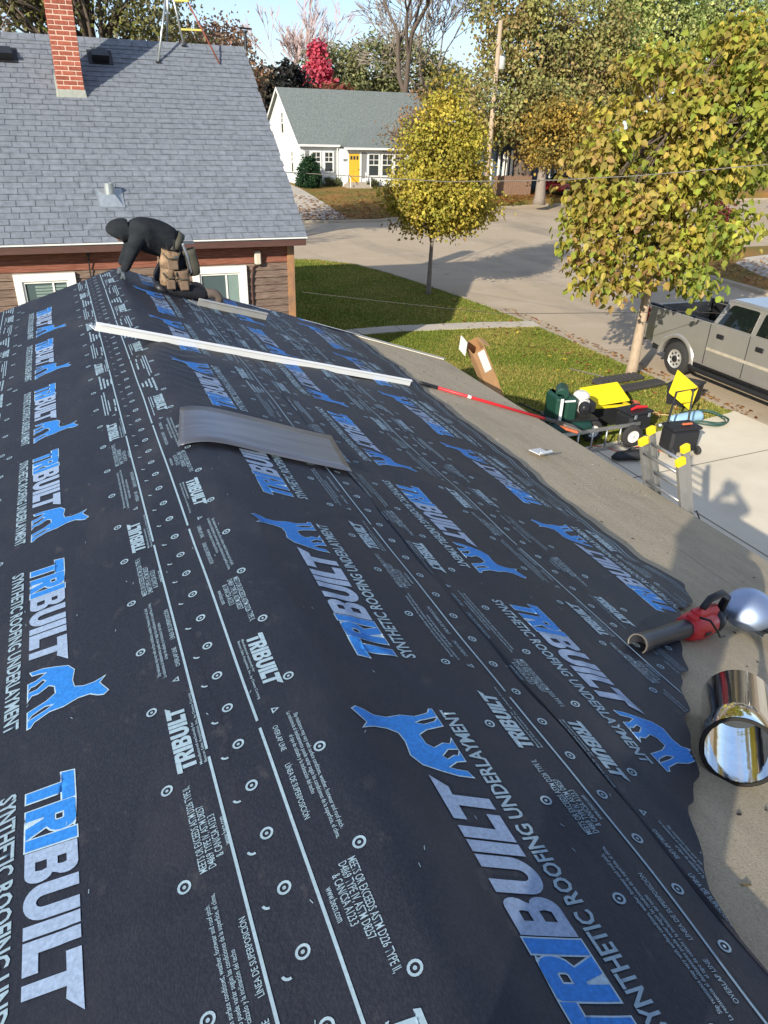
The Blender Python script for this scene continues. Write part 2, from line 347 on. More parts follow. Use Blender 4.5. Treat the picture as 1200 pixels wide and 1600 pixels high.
for s in (-1, 1):
    us = np.linspace(0, UE, 6); b = MB()
    q = [(XR, YN, ZR - .012), (XR + s * UE, YN, ZR - SL * UE - .012), (XR + s * UE, YF, ZR - SL * UE - .012), (XR, YF, ZR - .012)]
    b.hexa([(x, y, z - .03) for x, y, z in q] + q); b.build('roof_deck', m_deck, gar, True)
    b = MB(); x0 = XR + s * (UE - .03); z0 = ZR - SL * UE - .045
    b.bx(min(x0, x0 + s * .025), max(x0, x0 + s * .025), YN, YF, z0 - .13, z0); b.build('fascia', m_white, gar, True)
    for yy, sg in ((YF, 1), (YN, -1)):      # metal drip edge on the rakes
        if s < 0 and sg > 0: continue
        u_ = 1.0 if sg > 0 else 0.; b = MB(); a = (XR + s * u_, ZR - SL * u_ + .014); c = (XR + s * (UE + .01), ZR - SL * UE + .014)
        b.add([(a[0], yy + sg * .022, a[1] + .016), (c[0], yy + sg * .022, c[1] + .016), (c[0], yy + sg * .022, c[1] - .1), (a[0], yy + sg * .022, a[1] - .1),
               (a[0], yy - sg * .06, a[1] + .020), (c[0], yy - sg * .06, c[1] + .020), (a[0], yy + sg * .017, a[1] - .1), (c[0], yy + sg * .017, c[1] - .1)],
              [(0, 1, 2, 3), (4, 5, 1, 0), (3, 2, 7, 6)]); b.build('drip_edge', m_white, gar, True)
# ---- common relief of everything laid on the deck (always >= 0)
_ph = rng.uniform(0, 6.28, 24); _an = rng.uniform(0, 3.14, 24); _wl = rng.uniform(.28, 1.1, 24)
_rc = random.Random(3)
CREASE = [(_rc.uniform(-1.2, 2.3), _rc.uniform(.4, 7.5), _rc.choice((0.3, 1.2, 1.5, 2.0, 2.6)) + _rc.uniform(-.3, .3), _rc.uniform(.12, .45), _rc.uniform(.002, .0048), _rc.uniform(.016, .03)) for _ in range(46)]
CREASE += [(-.56 - .03 * k, 1.26 + .05 * k, .5 + .28 * k, .16, .0035, .016) for k in range(-2, 3)]
PUCK = [(-.45, 1.506, .3095), (-.24, 1.526, .15475), (-.053, 1.38, .3095), (.505, 1.42, .3095), (.70, 1.42, .15475), (.9, 1.2, .3095), (1.36, 1.3, .3095), (1.545, 1.3, .15475), (1.74, 1.3, .3095), (2.24, 1.3, .3095)]
def wr(u, Y):
    u = np.asarray(u, float); Y = np.asarray(Y, float); r = np.zeros(np.broadcast(u, Y).shape)
    for i in range(24):
        k = 6.283 / _wl[i]; r = r + np.sin(k * (u * math.cos(_an[i]) + Y * math.sin(_an[i])) + _ph[i]) * _wl[i]
    r = np.clip(.009 + r * .0014, 0, .03)
    # long folds running down the laps of the right slope, puckers beside the ridge
    fold = .006 * np.exp(-((u - .80 - .03 * np.sin(Y * 1.7)) / .036) ** 2) * (.5 + .5 * np.sin(Y * 2.1 + 1)) \
         + .008 * np.exp(-((u - .97 - .05 * np.sin(Y * 1.2 + 2)) / .05) ** 2) * np.clip(np.sin(Y * 1.4), 0, 1) \
         + .006 * np.exp(-((u - .09 - .03 * np.sin(Y * 2.3)) / .05) ** 2)
    puck = .0035 * np.exp(-((u - .18) / .16) ** 2) * np.sin(Y * 46 + 4 * np.sin(u * 9)) * np.clip((Y - 3.9) / .6, 0, 1) * np.clip((6.4 - Y) / .6, 0, 1)
    rad = np.hypot((u + .55), (Y - 1.2)); star = .004 * np.exp(-((u + .52) / .12) ** 2 - ((Y - 1.22 - (u + .5) * .5) / .035) ** 2)
    near = .016 * np.clip((2.2 - Y) / 1.0, 0, 1) * (.5 + .5 * np.sin(u * 10.5 - Y * 6.0 + 1.3 + .8 * np.sin(Y * 5 + u * 3))) * np.clip((u - .3) / .3, 0, 1)
    near = near + .007 * np.clip((u - .3) / .3, 0, 1) * (.5 + .5 * np.sin(u * 7.0 + Y * 3.1 + 1.2 * np.sin(Y * 1.9)))
    cr_ = np.zeros(r.shape)
    for (cu, cy, ca, cl, am, wd) in CREASE:
        du = (u - cu) * math.cos(ca) + (Y - cy) * math.sin(ca); dn = -(u - cu) * math.sin(ca) + (Y - cy) * math.cos(ca) + .02 * np.sin(du * 14 + cu * 9)
        cr_ = cr_ + am * np.exp(-(dn / wd) ** 2) * np.exp(-(du / cl) ** 4)
    pk = np.zeros(r.shape)
    for (uc, Y0, st) in PUCK:
        dy = np.mod(Y - Y0 + st / 2, st) - st / 2; pk = pk + np.exp(-((u - uc) / .03) ** 2 - (dy / .04) ** 2)
    return r + fold + puck + star + near + cr_ + .003 - .003 * pk
def surf(u, Y, off):
    u = np.asarray(u, float); Y = np.asarray(Y, float)
    z = ZR - SL * (np.sqrt(u * u + .0012) - .0346) + wr(u, Y) + off
    return np.stack([XR + u, Y, z], -1)
EV = np.array([(2.53, 2.62), (2.395, 2.84), (2.40, 3.245), (2.447, 3.86), (2.50, 4.47), (2.50, 5.59), (2.655, 7.13), (2.63, 8.58)])
def eave_edge(Y): return np.interp(Y, EV[:, 1], EV[:, 0]) + .012 * np.sin(np.asarray(Y) * 9) + .008 * np.sin(np.asarray(Y) * 23 + 1)
NC = np.array([(.757, -1.), (.76, .62), (.80, .80), (1.06, 1.108), (1.25, 1.27), (1.377, 1.458), (1.65, 1.73), (1.89, 1.98), (2.19, 2.28), (2.42, 2.44), (2.53, 2.62)])
def near_cut(u): return np.interp(u, NC[:, 0], NC[:, 1]) + .02 * np.sin(np.asarray(u) * 21) + .012 * np.sin(np.asarray(u) * 47)
SH = {}
m_leaf0 = m_leaf
m_und = layered('underlayment', .5, .36, [(S(48, 50, 58), 300., (1, .3, 1), .42, .68, .75), (S(18, 20, 27), 300., (.3, 1, .3), .5, .72, .6), (S(80, 77, 76), 3.0, (1, .6, 1), .5, .72, .20), (S(110, 106, 100), 14., (1, .6, 1), .62, .76, .22), (S(22, 26, 38), 1.1, (1, 1, 1), .45, .7, .4)],
                [(420., (1, 1, 1), .22, 0.), (7., (1, .45, 1), .6, .3), (26., (1, .6, 1), .12, .6)], S(26, 29, 39))
def sheet(key, u0, u1, off, label, yn=None):
    b = MB(); nu = 64; ny = 440; a = np.linspace(0, 1, nu)[None, :]; t = np.linspace(0, 1, ny)[:, None]
    if key == 'R3':
        Y = near_cut(2.3) + (YF + .012 - near_cut(2.3)) * t; e = eave_edge(np.maximum(Y, 2.62)); u = u0 + (e - u0) * a
        Yn = near_cut(u); Y = Yn + (YF + .012 - Yn) * t; e = eave_edge(np.maximum(Y, 2.62)); u = u0 + (e - u0) * a
    elif key == 'R2':
        u = u0 + (u1 - u0) * a + 0 * t; Yn = near_cut(np.maximum(u, .757)); Yn = np.where(u < .757, -1.2, Yn); Y = Yn + (YF + .012 - Yn) * t
    else:
        wob = .006 * np.sin(t * 60) + .004 * np.sin(t * 143 + 1)
        u = u0 + (u1 - u0) * a + wob * (a - .5) * 2; Y = -1.2 + (YF + .012 + 1.2) * t + 0 * a
    V = surf(u, Y, off).reshape(-1, 3); i = np.arange(ny - 1)[:, None] * nu + np.arange(nu - 1)[None, :]
    Fc = np.stack([i, i + 1, i + nu + 1, i + nu], -1).reshape(-1, 4)
    o = np_mesh('underlayment_sheet', V, Fc, m_und, smooth=True); ORG[o.name] = Vector((0, 0, 0))
    tag(o, label, 'underlayment', 'strips of printed roofing underlayment'); SH[key] = (o, off, u0, u1); return o
sheet('L3', -2.3, -1.08, .003, 'dark printed underlayment strip lowest on the left slope, cut by the picture edge')
sheet('L2', -1.25, -.2, .008, 'dark printed underlayment strip on the left slope with logos reading towards the viewer')
sheet('RG', -.272, .757, .0135, 'dark printed underlayment strip folded over the ridge under the kneeling roofer')
sheet('R2', .60, 1.59, .008, 'dark printed underlayment strip on the right slope next below the ridge strip')
sheet('R3', 1.43, 2.5, .003, 'lowest dark printed underlayment strip on the right slope with a ragged edge')
# granulated membrane along the right eave
m_memb = mat('granule_membrane', S(126, 117, 102), .95, 0, .1, 260., .6, 300., spec=.15, col2=S(178, 165, 144), detail=4)
m_memb2 = layered('granule_membrane_streaked', .95, .12, [(S(208, 192, 162), 5., (2.0, .3, 2.0), .4, .75, .5), (S(150, 138, 118), 2.2, (1, .7, 1), .5, .78, .4), (S(128, 117, 100), 120., (1, 1, 1), .5, .68, .55), (S(226, 212, 188), 170., (1.2, 1, 1), .54, .68, .5), (S(140, 128, 108), .9, (1, 1, 1), .48, .7, .4), (S(104, 96, 86), 300., (1, 1, 1.3), .56, .72, .6)],
                 [(330., (1, 1, 1), .7, 0.), (12., (1, .3, 1), .25, .5)], S(186, 171, 144))
mm = thing('eave_membrane', 'grey tan granulated membrane covering the bare strip above the right eave', 'roofing membrane', (XR + 3.4, 3, 2.2))
for k, (u0, u1, of) in enumerate([(.5, 1.42, -.0085), (1.38, 2.24, -.0070), (2.2, 3.08, -.0085), (3.04, 3.975, -.0070)]):
    nu, ny = 12, 160; a = np.linspace(0, 1, nu)[None, :]; t = np.linspace(0, 1, ny)[:, None]
    u = u0 + (u1 - u0) * a + .004 * np.sin(t * 40 + k) * (1 - a); Y = YN + (YF - YN) * t + 0 * a
    V = surf(u, Y, of); V[..., 2] -= wr(u, Y) * .93; V = V.reshape(-1, 3) - np.array(mm.location)
    i = np.arange(ny - 1)[:, None] * nu + np.arange(nu - 1)[None, :]
    o = np_mesh('membrane_strip', V, np.stack([i, i + 1, i + nu + 1, i + nu], -1).reshape(-1, 4), m_memb2, mm, smooth=True)
n = 240; uu = rng.uniform(.8, 3.9, n); yy = rng.uniform(.3, 8.2, n); kp = (uu > np.where(yy > 2.62, eave_edge(yy), 9)) | ((yy < 2.62) & (yy < near_cut(np.clip(uu, .757, 2.53)) - .03)); uu, yy = uu[kp], yy[kp]
P = surf(uu, yy, 0.) ; P[:, 2] -= wr(uu, yy) * .93 + .0068; n = len(P); an_ = rng.uniform(0, 6.28, n); l_ = rng.uniform(.004, .02, n); w2_ = rng.uniform(.0015, .006, n)
U_ = np.c_[np.cos(an_), np.sin(an_), -SL * np.cos(an_)] * l_[:, None]; W_ = np.c_[-np.sin(an_), np.cos(an_), SL * np.sin(an_)] * w2_[:, None]; Z_ = np.array([0, 0, .003])
V = np.stack([P - U_ - W_, P + U_ - W_, P + U_ + W_, P - U_ + W_, P + Z_ * 1.5], 1); Fd = (np.arange(n)[:, None, None] * 5 + np.array([[0, 1, 4], [1, 2, 4], [2, 3, 4], [3, 0, 4]])[None]).reshape(-1, 3)
o = np_mesh('roof_debris', V.reshape(-1, 3), Fd, m_leaf0, cols=np.repeat(pal([(90, 80, 70), (150, 120, 80), (220, 216, 206), (60, 56, 52), (190, 150, 90)], n), 5, 0)); tag(stuff(o), 'small scraps and leaf bits scattered on the tan roof membrane', 'debris')
# ---- printing on the strips --------------------------------------------------
m_pb = mat('print_blue', S(42, 116, 190), .55, 0, .22, 90., spec=.3); m_pw = mat('print_pale', S(136, 154, 178), .55, 0, .2, 90., spec=.3); m_po = mat('print_outline', S(160, 182, 194), .55, 0, .14, 90., spec=.3)
m_pf = mat('print_fine', S(136, 158, 170), .55, 0, .14, 90., spec=.3)
PM = [m_pb, m_pw, m_po]
def fill2d(loops, offset=0.):
    cu = bpy.data.curves.new('c', 'CURVE'); cu.dimensions = '2D'; cu.fill_mode = 'BOTH'; cu.offset = offset
    for lp in loops:
        sp = cu.splines.new('POLY'); sp.points.add(len(lp) - 1)
        for p, q in zip(sp.points, lp): p.co = (q[0], q[1], 0, 1)
        sp.use_cyclic_u = True
    t = bpy.data.objects.new('c', cu); COL.objects.link(t); me = eval_mesh(t); bpy.data.objects.remove(t)
    return me
def text2d(body, size=1., shear=0., offset=0., res=2, spacing=1.0):
    cu = bpy.data.curves.new('t', 'FONT'); cu.body = body; cu.size = size; cu.shear = shear; cu.offset = offset; cu.resolution_u = res; cu.space_character = spacing
    t = bpy.data.objects.new('t', cu); COL.objects.link(t); me = eval_mesh(t); bpy.data.objects.remove(t); return me
def arr(me, maxlen=None):
    bm = bmesh.new(); bm.from_mesh(me); bpy.data.meshes.remove(me)
    bmesh.ops.triangulate(bm, faces=bm.faces)
    if maxlen:
        for _ in range(5):
            es = [e for e in bm.edges if e.calc_length() > maxlen]
            if not es: break
            bmesh.ops.subdivide_edges(bm, edges=es, cuts=1); bmesh.ops.triangulate(bm, faces=bm.faces)
    bm.verts.index_update()
    V = np.array([v.co[:2] for v in bm.verts]).reshape(-1, 2); T = np.array([[v.index for v in f.verts] for f in bm.faces], int).reshape(-1, 3); bm.free()
    return V, T
def circ(cx, cy, rx, ry, a0, a1, n): return [(cx + rx * math.cos(a0 + (a1 - a0) * i / n), cy + ry * math.sin(a0 + (a1 - a0) * i / n)) for i in range(n + 1)]
H_ = math.pi / 2
def shear(lp, dx): return [(x + .26 * y + dx, y) for x, y in lp]
GT = [[(0, 1), (.84, 1), (.84, .74), (.58, .74), (.58, 0), (.26, 0), (.26, .74), (-.06, .74)]]
GR = [[(0, 0), (0, .95), (.05, 1), (.62, 1)] + circ(.60, .72, .24, .28, H_, -.9, 6) + [(.62, .42), (.86, .0), (.52, 0), (.36, .36), (.31, .36), (.31, 0)], [(.31, .58), (.31, .77), (.5, .77), (.53, .72), (.53, .62), (.5, .58)]]
GI = [[(0, 0), (0, .62), (.1, .72), (.02, .8), (.30, 1), (.32, .62), (.32, 0)]]
GB = [[(0, 0), (0, 1), (.60, 1)] + circ(.60, .77, .22, .23, H_, -.9, 6) + [(.70, .52)] + circ(.62, .27, .25, .27, .9, -H_, 7), [(.31, .62), (.31, .79), (.52, .79), (.54, .72), (.52, .62)], [(.31, .2), (.31, .42), (.54, .42), (.57, .32), (.54, .2)]]
GU = [[(0, 1), (.31, 1), (.31, .38)] + circ(.45, .36, .14, .14, math.pi, 2 * math.pi, 8) + [(.59, 1), (.9, 1), (.9, .34)] + circ(.45, .36, .45, .37, 0, -math.pi, 12)]
GI2 = [[(0, 0), (0, 1), (.31, 1), (.31, 0)]]
GL = [[(0, 0), (0, 1), (.31, 1), (.31, .27), (.74, .27), (.74, 0)]]
GT2 = [[(-.16, 1), (1.12, 1), (.80, .72), (.56, .74), (.56, 0), (.25, 0), (.25, .74), (-.16, .74)]]
DOG = [(-.05, .05), (.02, .34), (.18, .66), (.36, .96), (.62, 1.1), (1.0, 1.04), (1.28, 1.08), (1.42, 1.3), (1.46, 1.56), (1.42, 1.78), (1.56, 1.66), (1.66, 1.70), (1.98, 1.84), (2.05, 1.74), (1.98, 1.62), (1.80, 1.44), (1.74, 1.16), (1.80, .82), (1.74, .5), (1.84, .14), (1.96, .06), (1.96, 0), (1.72, 0), (1.64, .42), (1.56, .62), (1.48, .4), (1.56, .1), (1.66, .0), (1.42, 0), (1.34, .42), (1.2, .66), (.92, .64), (.78, .5), (.90, .24), (.86, .08), (.98, 0), (.72, 0), (.74, .22), (.56, .44), (.44, .36), (.54, .16), (.52, .06), (.62, 0), (.38, 0), (.38, .2), (.24, .46), (.16, .3), (.1, .1)]
H = .135
LW = .71
def logo_arrays():
    x = 0; blue = []; pale = []
    for g, wdt, dst in ((GT, .86, blue), (GR, .88, blue), (GI2, .37, blue), (GB, .92, pale), (GU, .96, pale), (GI2, .37, pale), (GL, .66, pale), (GT2, .9, pale)):
        dst.append([shear(lp, x) for lp in g]); x += wdt
    kx = LW / (x + .26) * 1.0; parts = []
    def sc2(lps): return [[(a * kx, c * H) for a, c in lp] for lp in lps]
    for lps in blue: parts.append((arr(fill2d(sc2(lps)), .022), 0, .0008)); parts.append((arr(fill2d(sc2(lps), .0042), .022), 2, 0.))
    for lps in pale: parts.append((arr(fill2d(sc2(lps)), .022), 1, .0008))
    dg = [[(LW + .015 + a * .138, c * .138) for a, c in DOG]]
    parts.append((arr(fill2d(dg), .022), 0, .0008)); parts.append((arr(fill2d(dg, .0036), .022), 2, 0.))
    return parts
LOGO = logo_arrays()
def ok_mask(key, u, Y):
    o, off, u0, u1 = SH[key]; m = (Y < YF) & (u > u0 + .004)
    if key == 'R3': m &= (u < eave_edge(Y) - .004) & (Y > near_cut(u) + .004)
    elif key == 'R2': m &= (u < u1) & (Y > near_cut(np.maximum(u, .757)) + .004) & (u > .757)
    elif key == 'L2': m &= (u < -.272)
    elif key == 'RG': m &= (u < u1 - .004)
    return m
def drape(key, V, T, ub, Y0, d, lift):
    """d=-1 reads towards the viewer (tops to +u), d=+1 reads away (tops to -u)"""
    u = ub - d * V[:, 1]; Y = Y0 + d * V[:, 0]
    m = ok_mask(key, u, Y); T = T[m[T].all(1)]
    return surf(u, Y, SH[key][1] + .0019 + lift), T
PER = 1.238
def put_logo(key, ub, Y0, d):
    Vs, Ts, Ms, n = [], [], [], 0
    for (V, T), mi, lf in LOGO:
        P, t = drape(key, V, T, ub, Y0, d, lf)
        if len(t): Vs.append(P); Ts.append(t + n); Ms += [mi] * len(t); n += len(P)
    if Vs: np_mesh('printed_logo', np.concatenate(Vs), np.concatenate(Ts), PM, SH[key][0], mi=Ms)
for k in range(-1, 6): put_logo('L2', -.822, 1.778 + k * PER, -1)
for k in range(-1, 6): put_logo('RG', .335, 1.731 + k * PER, 1)
for k in range(-1, 6): put_logo('R2', 1.045, 2.193 + k * PER, -1)
for k in range(0, 6): put_logo('R3', 2.105, 2.215 + k * PER, 1)
# fine print: gathered per strip into one mesh
FP = {k: [[], [], 0] for k in SH}
def fp(key, V, T, ub, Y0, d, lift=.0005):
    P, t = drape(key, V, T, ub, Y0, d, lift)
    if len(t): F_ = FP[key]; F_[0].append(P); F_[1].append(t + F_[2]); F_[2] += len(P)
def bars(lines):
    V, T = [], []
    for (x0, y0, s, txt) in lines:
        x = x0
        for wd in txt.split(' '):
            l = len(wd) * s * .52; i = len(V); V += [(x, y0), (x + l, y0), (x + l, y0 + s * .42), (x, y0 + s * .42)]; T += [(i, i + 1, i + 2), (i, i + 2, i + 3)]; x += l + s * .35
    return np.array(V, float), np.array(T, int)
def textlines(lines, bold=.0):
    Vs, Ts, n = [], [], 0
    for (x0, y0, s, txt) in lines:
        V, T = arr(text2d(txt, s, 0, bold * s, 2)); V = V * np.array([.86, 1]) + np.array([x0, y0]); Vs.append(V); Ts.append(T + n); n += len(V)
    return np.concatenate(Vs), np.concatenate(Ts)
SYN = arr(text2d('SYNTHETIC ROOFING UNDERLAYMENT', .066, 0, .0015, 2), .025)
SYN = (SYN[0] * np.array([.97 / SYN[0][:, 0].max(), 1]), SYN[1])
SMALL_TB = []
for (V, T), mi, lf in LOGO[:-2]:
    if mi < 2: SMALL_TB.append((V * np.array([.262 / LW, .054 / H]), T))
MEETS_L = [(0, .066, .027, 'MEETS OR EXCEEDS ASTM D226 TYPE II,'), (.0, .044, .027, 'D4869 TYPE IV, ASTM D8257'), (.03, .022, .027, '& CAN/CSA A123.3'), (.06, .0, .024, 'www.becn.com')]
WARN_L = [(.02, .052, .0165, 'Slip resistance may vary with surface conditions, weather, footwear and roof pitch.'), (.0, .036, .0165, 'La resistencia al deslizamiento puede variar según las condiciones de la superficie, el clima,'), (.1, .020, .0165, 'el tipo de calzado y la inclinación del techo'), (.03, -.012, .021, 'OVERLAP LINE'), (.2, -.016, .021, 'LÍNEA DE SUPERPOSICIÓN')]
MANU_L = [(.0, .0125, .0115, 'Manufactured exclusively for'), (.0, .0, .0115, 'Beacon Sales Acquisition, Inc., by Owens Corning')]
MEETS, WARN, MANU = (textlines(q, .004) for q in (MEETS_L, WARN_L, MANU_L))
MEETS_B, WARN_B, MANU_B = (bars(q) for q in (MEETS_L, WARN_L, MANU_L))
def fitw(a, wdt): return (a[0] * np.array([wdt / a[0][:, 0].max(), 1]), a[1])
MEETS, MEETS_B = fitw(MEETS, .275), fitw(MEETS_B, .275); WARN, WARN_B = fitw(WARN, .44), fitw(WARN_B, .44); MANU, MANU_B = fitw(MANU, .29), fitw(MANU_B, .29)
def ring(r0, r1, n=14, a0=0, a1=6.2832):
    V = []; T = []
    for i in range(n + 1):
        a = a0 + (a1 - a0) * i / n; V += [(r0 * math.cos(a), r0 * math.sin(a)), (r1 * math.cos(a), r1 * math.sin(a))]
    for i in range(n): j = 2 * i; T += [(j, j + 1, j + 3), (j, j + 3, j + 2)]
    return np.array(V), np.array(T)
RV, RT = ring(.0105, .0165); DV, DT = ring(0.0, .0045, 8); RV2 = np.concatenate([RV, DV]); RT2 = np.concatenate([RT, DT + len(RV)])
CV, CT = ring(.0105, .0165, 8, math.pi * .55, math.pi * 1.25)
TRI = np.array([(0, 0), (.024, 0), (.012, .022), (.006, .004), (.018, .004), (.012, .015)]), np.array([(0, 1, 4), (0, 4, 3), (1, 2, 5), (1, 5, 4), (2, 0, 3), (2, 3, 5)])
NEAR = 4.4
def margin(key, ub, d, tb0, me0, wa0, line_gap):
    """d as in drape; ub = baseline next to the lap line; *_0 = reading start of each block"""
    for k in range(-1, 7):
        for V, T in SMALL_TB: fp(key, V, T, ub - d * .006, tb0 + k * PER, d)
        for st, full, bar, extra in ((me0, MEETS, MEETS_B, 0.), (wa0, WARN, WARN_B, .026)):
            Y0 = st + k * PER; V, T = full if Y0 < NEAR else bar
            fp(key, V, T, ub - d * (-.028 + extra), Y0, d)
        V, T = MANU if tb0 + k * PER < NEAR else MANU_B
        fp(key, V, T, ub + d * .0215, tb0 + k * PER, d)
        fp(key, TRI[0], TRI[1], ub - d * .0, wa0 + k * PER - d * .045, d)
def rings(key, ub, Y0, step):
    y = Y0 - 20 * step
    while y < YF:
        if y > -.6: fp(key, RV2, RT2, ub + rng.normal(0, .002), y, 1)
        y += step
def lapline(key, uf, w_=.0038, gaps=PER):
    ys = np.arange(-1.1, YF, .03); u = np.array([uf(y) for y in ys])
    V = np.concatenate([np.c_[ys, -(u - w_)], np.c_[ys, -(u + w_)]]); n = len(ys); i = np.arange(n - 1)
    i = i[(np.mod(ys[:-1] - .28, gaps) > .035)]
    fp(key, V, np.concatenate([np.c_[i, i + 1, i + n + 1], np.c_[i, i + n + 1, i + n]]), 0., 0., 1)
for k in range(-1, 6):
    fp('L2', *SYN, -.897, 1.778 + .0 + k * PER, -1); fp('RG', *SYN, .405, 1.75 + k * PER, 1)
    fp('R2', *SYN, .968, 2.20 + k * PER, -1); fp('R3', *SYN, 2.178, 2.23 + k * PER, 1)
margin('L2', -.352, 1, 1.527, 1.205, .70, 0); margin('L2', -1.105, -1, 1.98, 1.1, 1.6, 0)
margin('RG', -.132, -1, 1.94, 1.045, 1.546, 0); margin('RG', .602, 1, 1.30, .98, .5, 0)
margin('R2', .775 + .02, -1, 1.43, 2.39 - .62, 2.3 - .05, 0); margin('R2', 1.452, 1, 1.971, 1.65, 1.17, 0)
margin('R3', 1.625, -1, 2.345, 1.47, 1.98, 0); margin('R3', 2.28, 1, 2.9, 2.6, 2.1, 0)
lapline('L2', lambda y: -.324); lapline('L2', lambda y: -1.157); lapline('RG', lambda y: -.177); lapline('RG', lambda y: .652 + .012 * max(0, 1.2 - y) * math.sin(y * 9))
lapline('R2', lambda y: 1.487 + .006 * math.sin(y * 4)); lapline('R3', lambda y: float(eave_edge(max(y, 2.62))) - .075)
lapline('R3', lambda y: float(eave_edge(max(y, 2.62))) - .105, .0025)
rings('L2', -.45, 1.506, PER / 4); rings('RG', -.24, 1.526, PER / 8); rings('RG', -.053, 1.38, PER / 4); rings('RG', .505, 1.42, PER / 4); rings('RG', .70, 1.42, PER / 8)
rings('R2', .90, 1.2, PER / 4); rings('R2', 1.36, 1.3, PER / 4); rings('R2', 1.545, 1.3, PER / 8); rings('R3', 1.74, 1.3, PER / 4); rings('R3', 2.24, 1.3, PER / 4); rings('L2', -1.0, 1.4, PER / 4); rings('L2', -.96, 1.94, PER)
y = -.5
while y < YF:
    fp('L2', CV, CT, -.2735 - .006, y + rng.normal(0, .006), 1); y += PER / 8
for _ in range(420):        # staples and scraps
    key = random.choice(['L2', 'RG', 'R2', 'R3']); _, _, u0, u1 = SH[key]; u = random.uniform(u0, u1); Y = random.uniform(.3, 8); a = random.uniform(-.7, .7); l = .006; h = .0009
    V = np.array([(-l, -h), (l, -h), (l, h), (-l, h)]); c, s_ = math.cos(a), math.sin(a); V = V @ np.array([[c, s_], [-s_, c]])
    fp(key, V, np.array([(0, 1, 2), (0, 2, 3)]), u, Y, 1, .0012)
for key, (Vs, Ts, n) in FP.items():
    if Vs:
        o = np_mesh('printed_fine_text', np.concatenate(Vs), np.concatenate(Ts), m_pf, SH[key][0]); stuff(o)

# ================================================================== LOOSE METAL ON THE ROOF
m_alu = mat('bare_aluminium', S(176, 180, 186), .28, 1., .06, 14., .05, 30.)
m_mir = mat('bright_coil', S(214, 216, 218), .07, 1., .06, 24., .10, 11.)
m_sat = mat('satin_coil', S(172, 186, 208), .5, 1., .03, 10.)
m_edge = mat('edge_dark', S(60, 58, 56), .4, .8, .1, 9.)
m_wmetal = mat('white_coated_metal', S(232, 232, 228), .4, 0, .03, 4., spec=.5)
m_gmetal = mat('grey_coated_metal', S(178, 176, 168), .45, .2, .06, 6.)
def lprofile(name, label, p0, p1, wd, hg, m, lip=.02):
    """L shaped drip edge lying in the right slope plane between two (u,Y) points"""
    P = [Vector((XR + u, Y, ZR - SL * u + .036)) for u, Y in (p0, p1)]; d = (P[1] - P[0]).normalized(); nrm = Vector((SL, 0, 1)).normalized(); s = nrm.cross(d).normalized()
    org = (P[0] + P[1]) / 2; o = thing(name, label, 'drip edge', org)
    b = MB(); t = .0035
    def seg(a0, a1):
        q = []
        for p in P:
            q.append([p + s * a[0] + nrm * a[1] - org for a in (a0, a1)])
        up = (nrm if abs(a1[0] - a0[0]) > 1e-6 else s) * t
        b.hexa([q[0][0], q[1][0], q[1][1], q[0][1], q[0][0] + up, q[1][0] + up, q[1][1] + up, q[0][1] + up])
    seg((-wd / 2, .002), (wd / 2, .002)); seg((-wd / 2 - .0036, .0), (-wd / 2 - .0036, hg)); b.build('flange', m, o)
    b = MB(); q = []
    for p in P: q.append([p + s * (-wd / 2 - .004) + nrm * hg - org, p + s * (-wd / 2 - lip) + nrm * (hg - .012) - org])
    b.hexa([q[0][0], q[1][0], q[1][1], q[0][1], q[0][0] + nrm * t, q[1][0] + nrm * t, q[1][1] + nrm * t, q[0][1] + nrm * t]); b.build('hemmed_lip', m, o)
    return o
lprofile('drip_edge_length', 'long white metal drip edge lying across the ridge and right slope', (-.386, 5.50), (2.37, 6.25), .12, .06, m_wmetal)
lprofile('drip_edge_length', 'short grey metal drip edge piece beside the roofer boots', (.62, 7.62), (1.36, 7.86), .2, .075, m_gmetal)
lprofile('drip_edge_length', 'small white drip edge offcut on the tan membrane near the red pole', (2.87, 4.72), (3.08, 4.86), .10, .03, m_wmetal)
# flat flashing sheet sagging over the ridge
fl = thing('flashing_sheet', 'grey metal flashing sheet draped over the ridge below the long drip edge', 'flashing', (XR + .35, 3.75, 3.5)); b = MB(); rows = []
for i in range(25):
    t = i / 24; u = -.085 + .885 * t; row = []
    for j in range(7):
        v = j / 6; Y = 3.53 + v * .52 - .10 * t * (1 - v) * 1.0 + (-.02) * t; du = .09 * v
        uu = u + du - .02; z = ZR - SL * (math.sqrt(uu * uu + .03) - .12) + .03 + .03 * math.exp(-(uu / .25) ** 2) + .012 * math.sin(t * 5) * v
        row.append((XR + uu - fl.location.x, Y - fl.location.y, z - fl.location.z))
    rows.append(row)
b.strip(rows); o = b.build('sheet', mat('galvanised_sheet', S(124, 124, 127), .34, .85, .1, 4., .05, 10., stretch=(.6, 5, .6), col2=S(150, 150, 152)), fl, smooth=True); sm = o.modifiers.new('s', 'SOLIDIFY'); sm.thickness = .002
def on_roof(u, Y, h=0.): return Vector((XR + u, Y, ZR - SL * abs(u) + h))
NR = Vector((SL, 0, 1)).normalized()
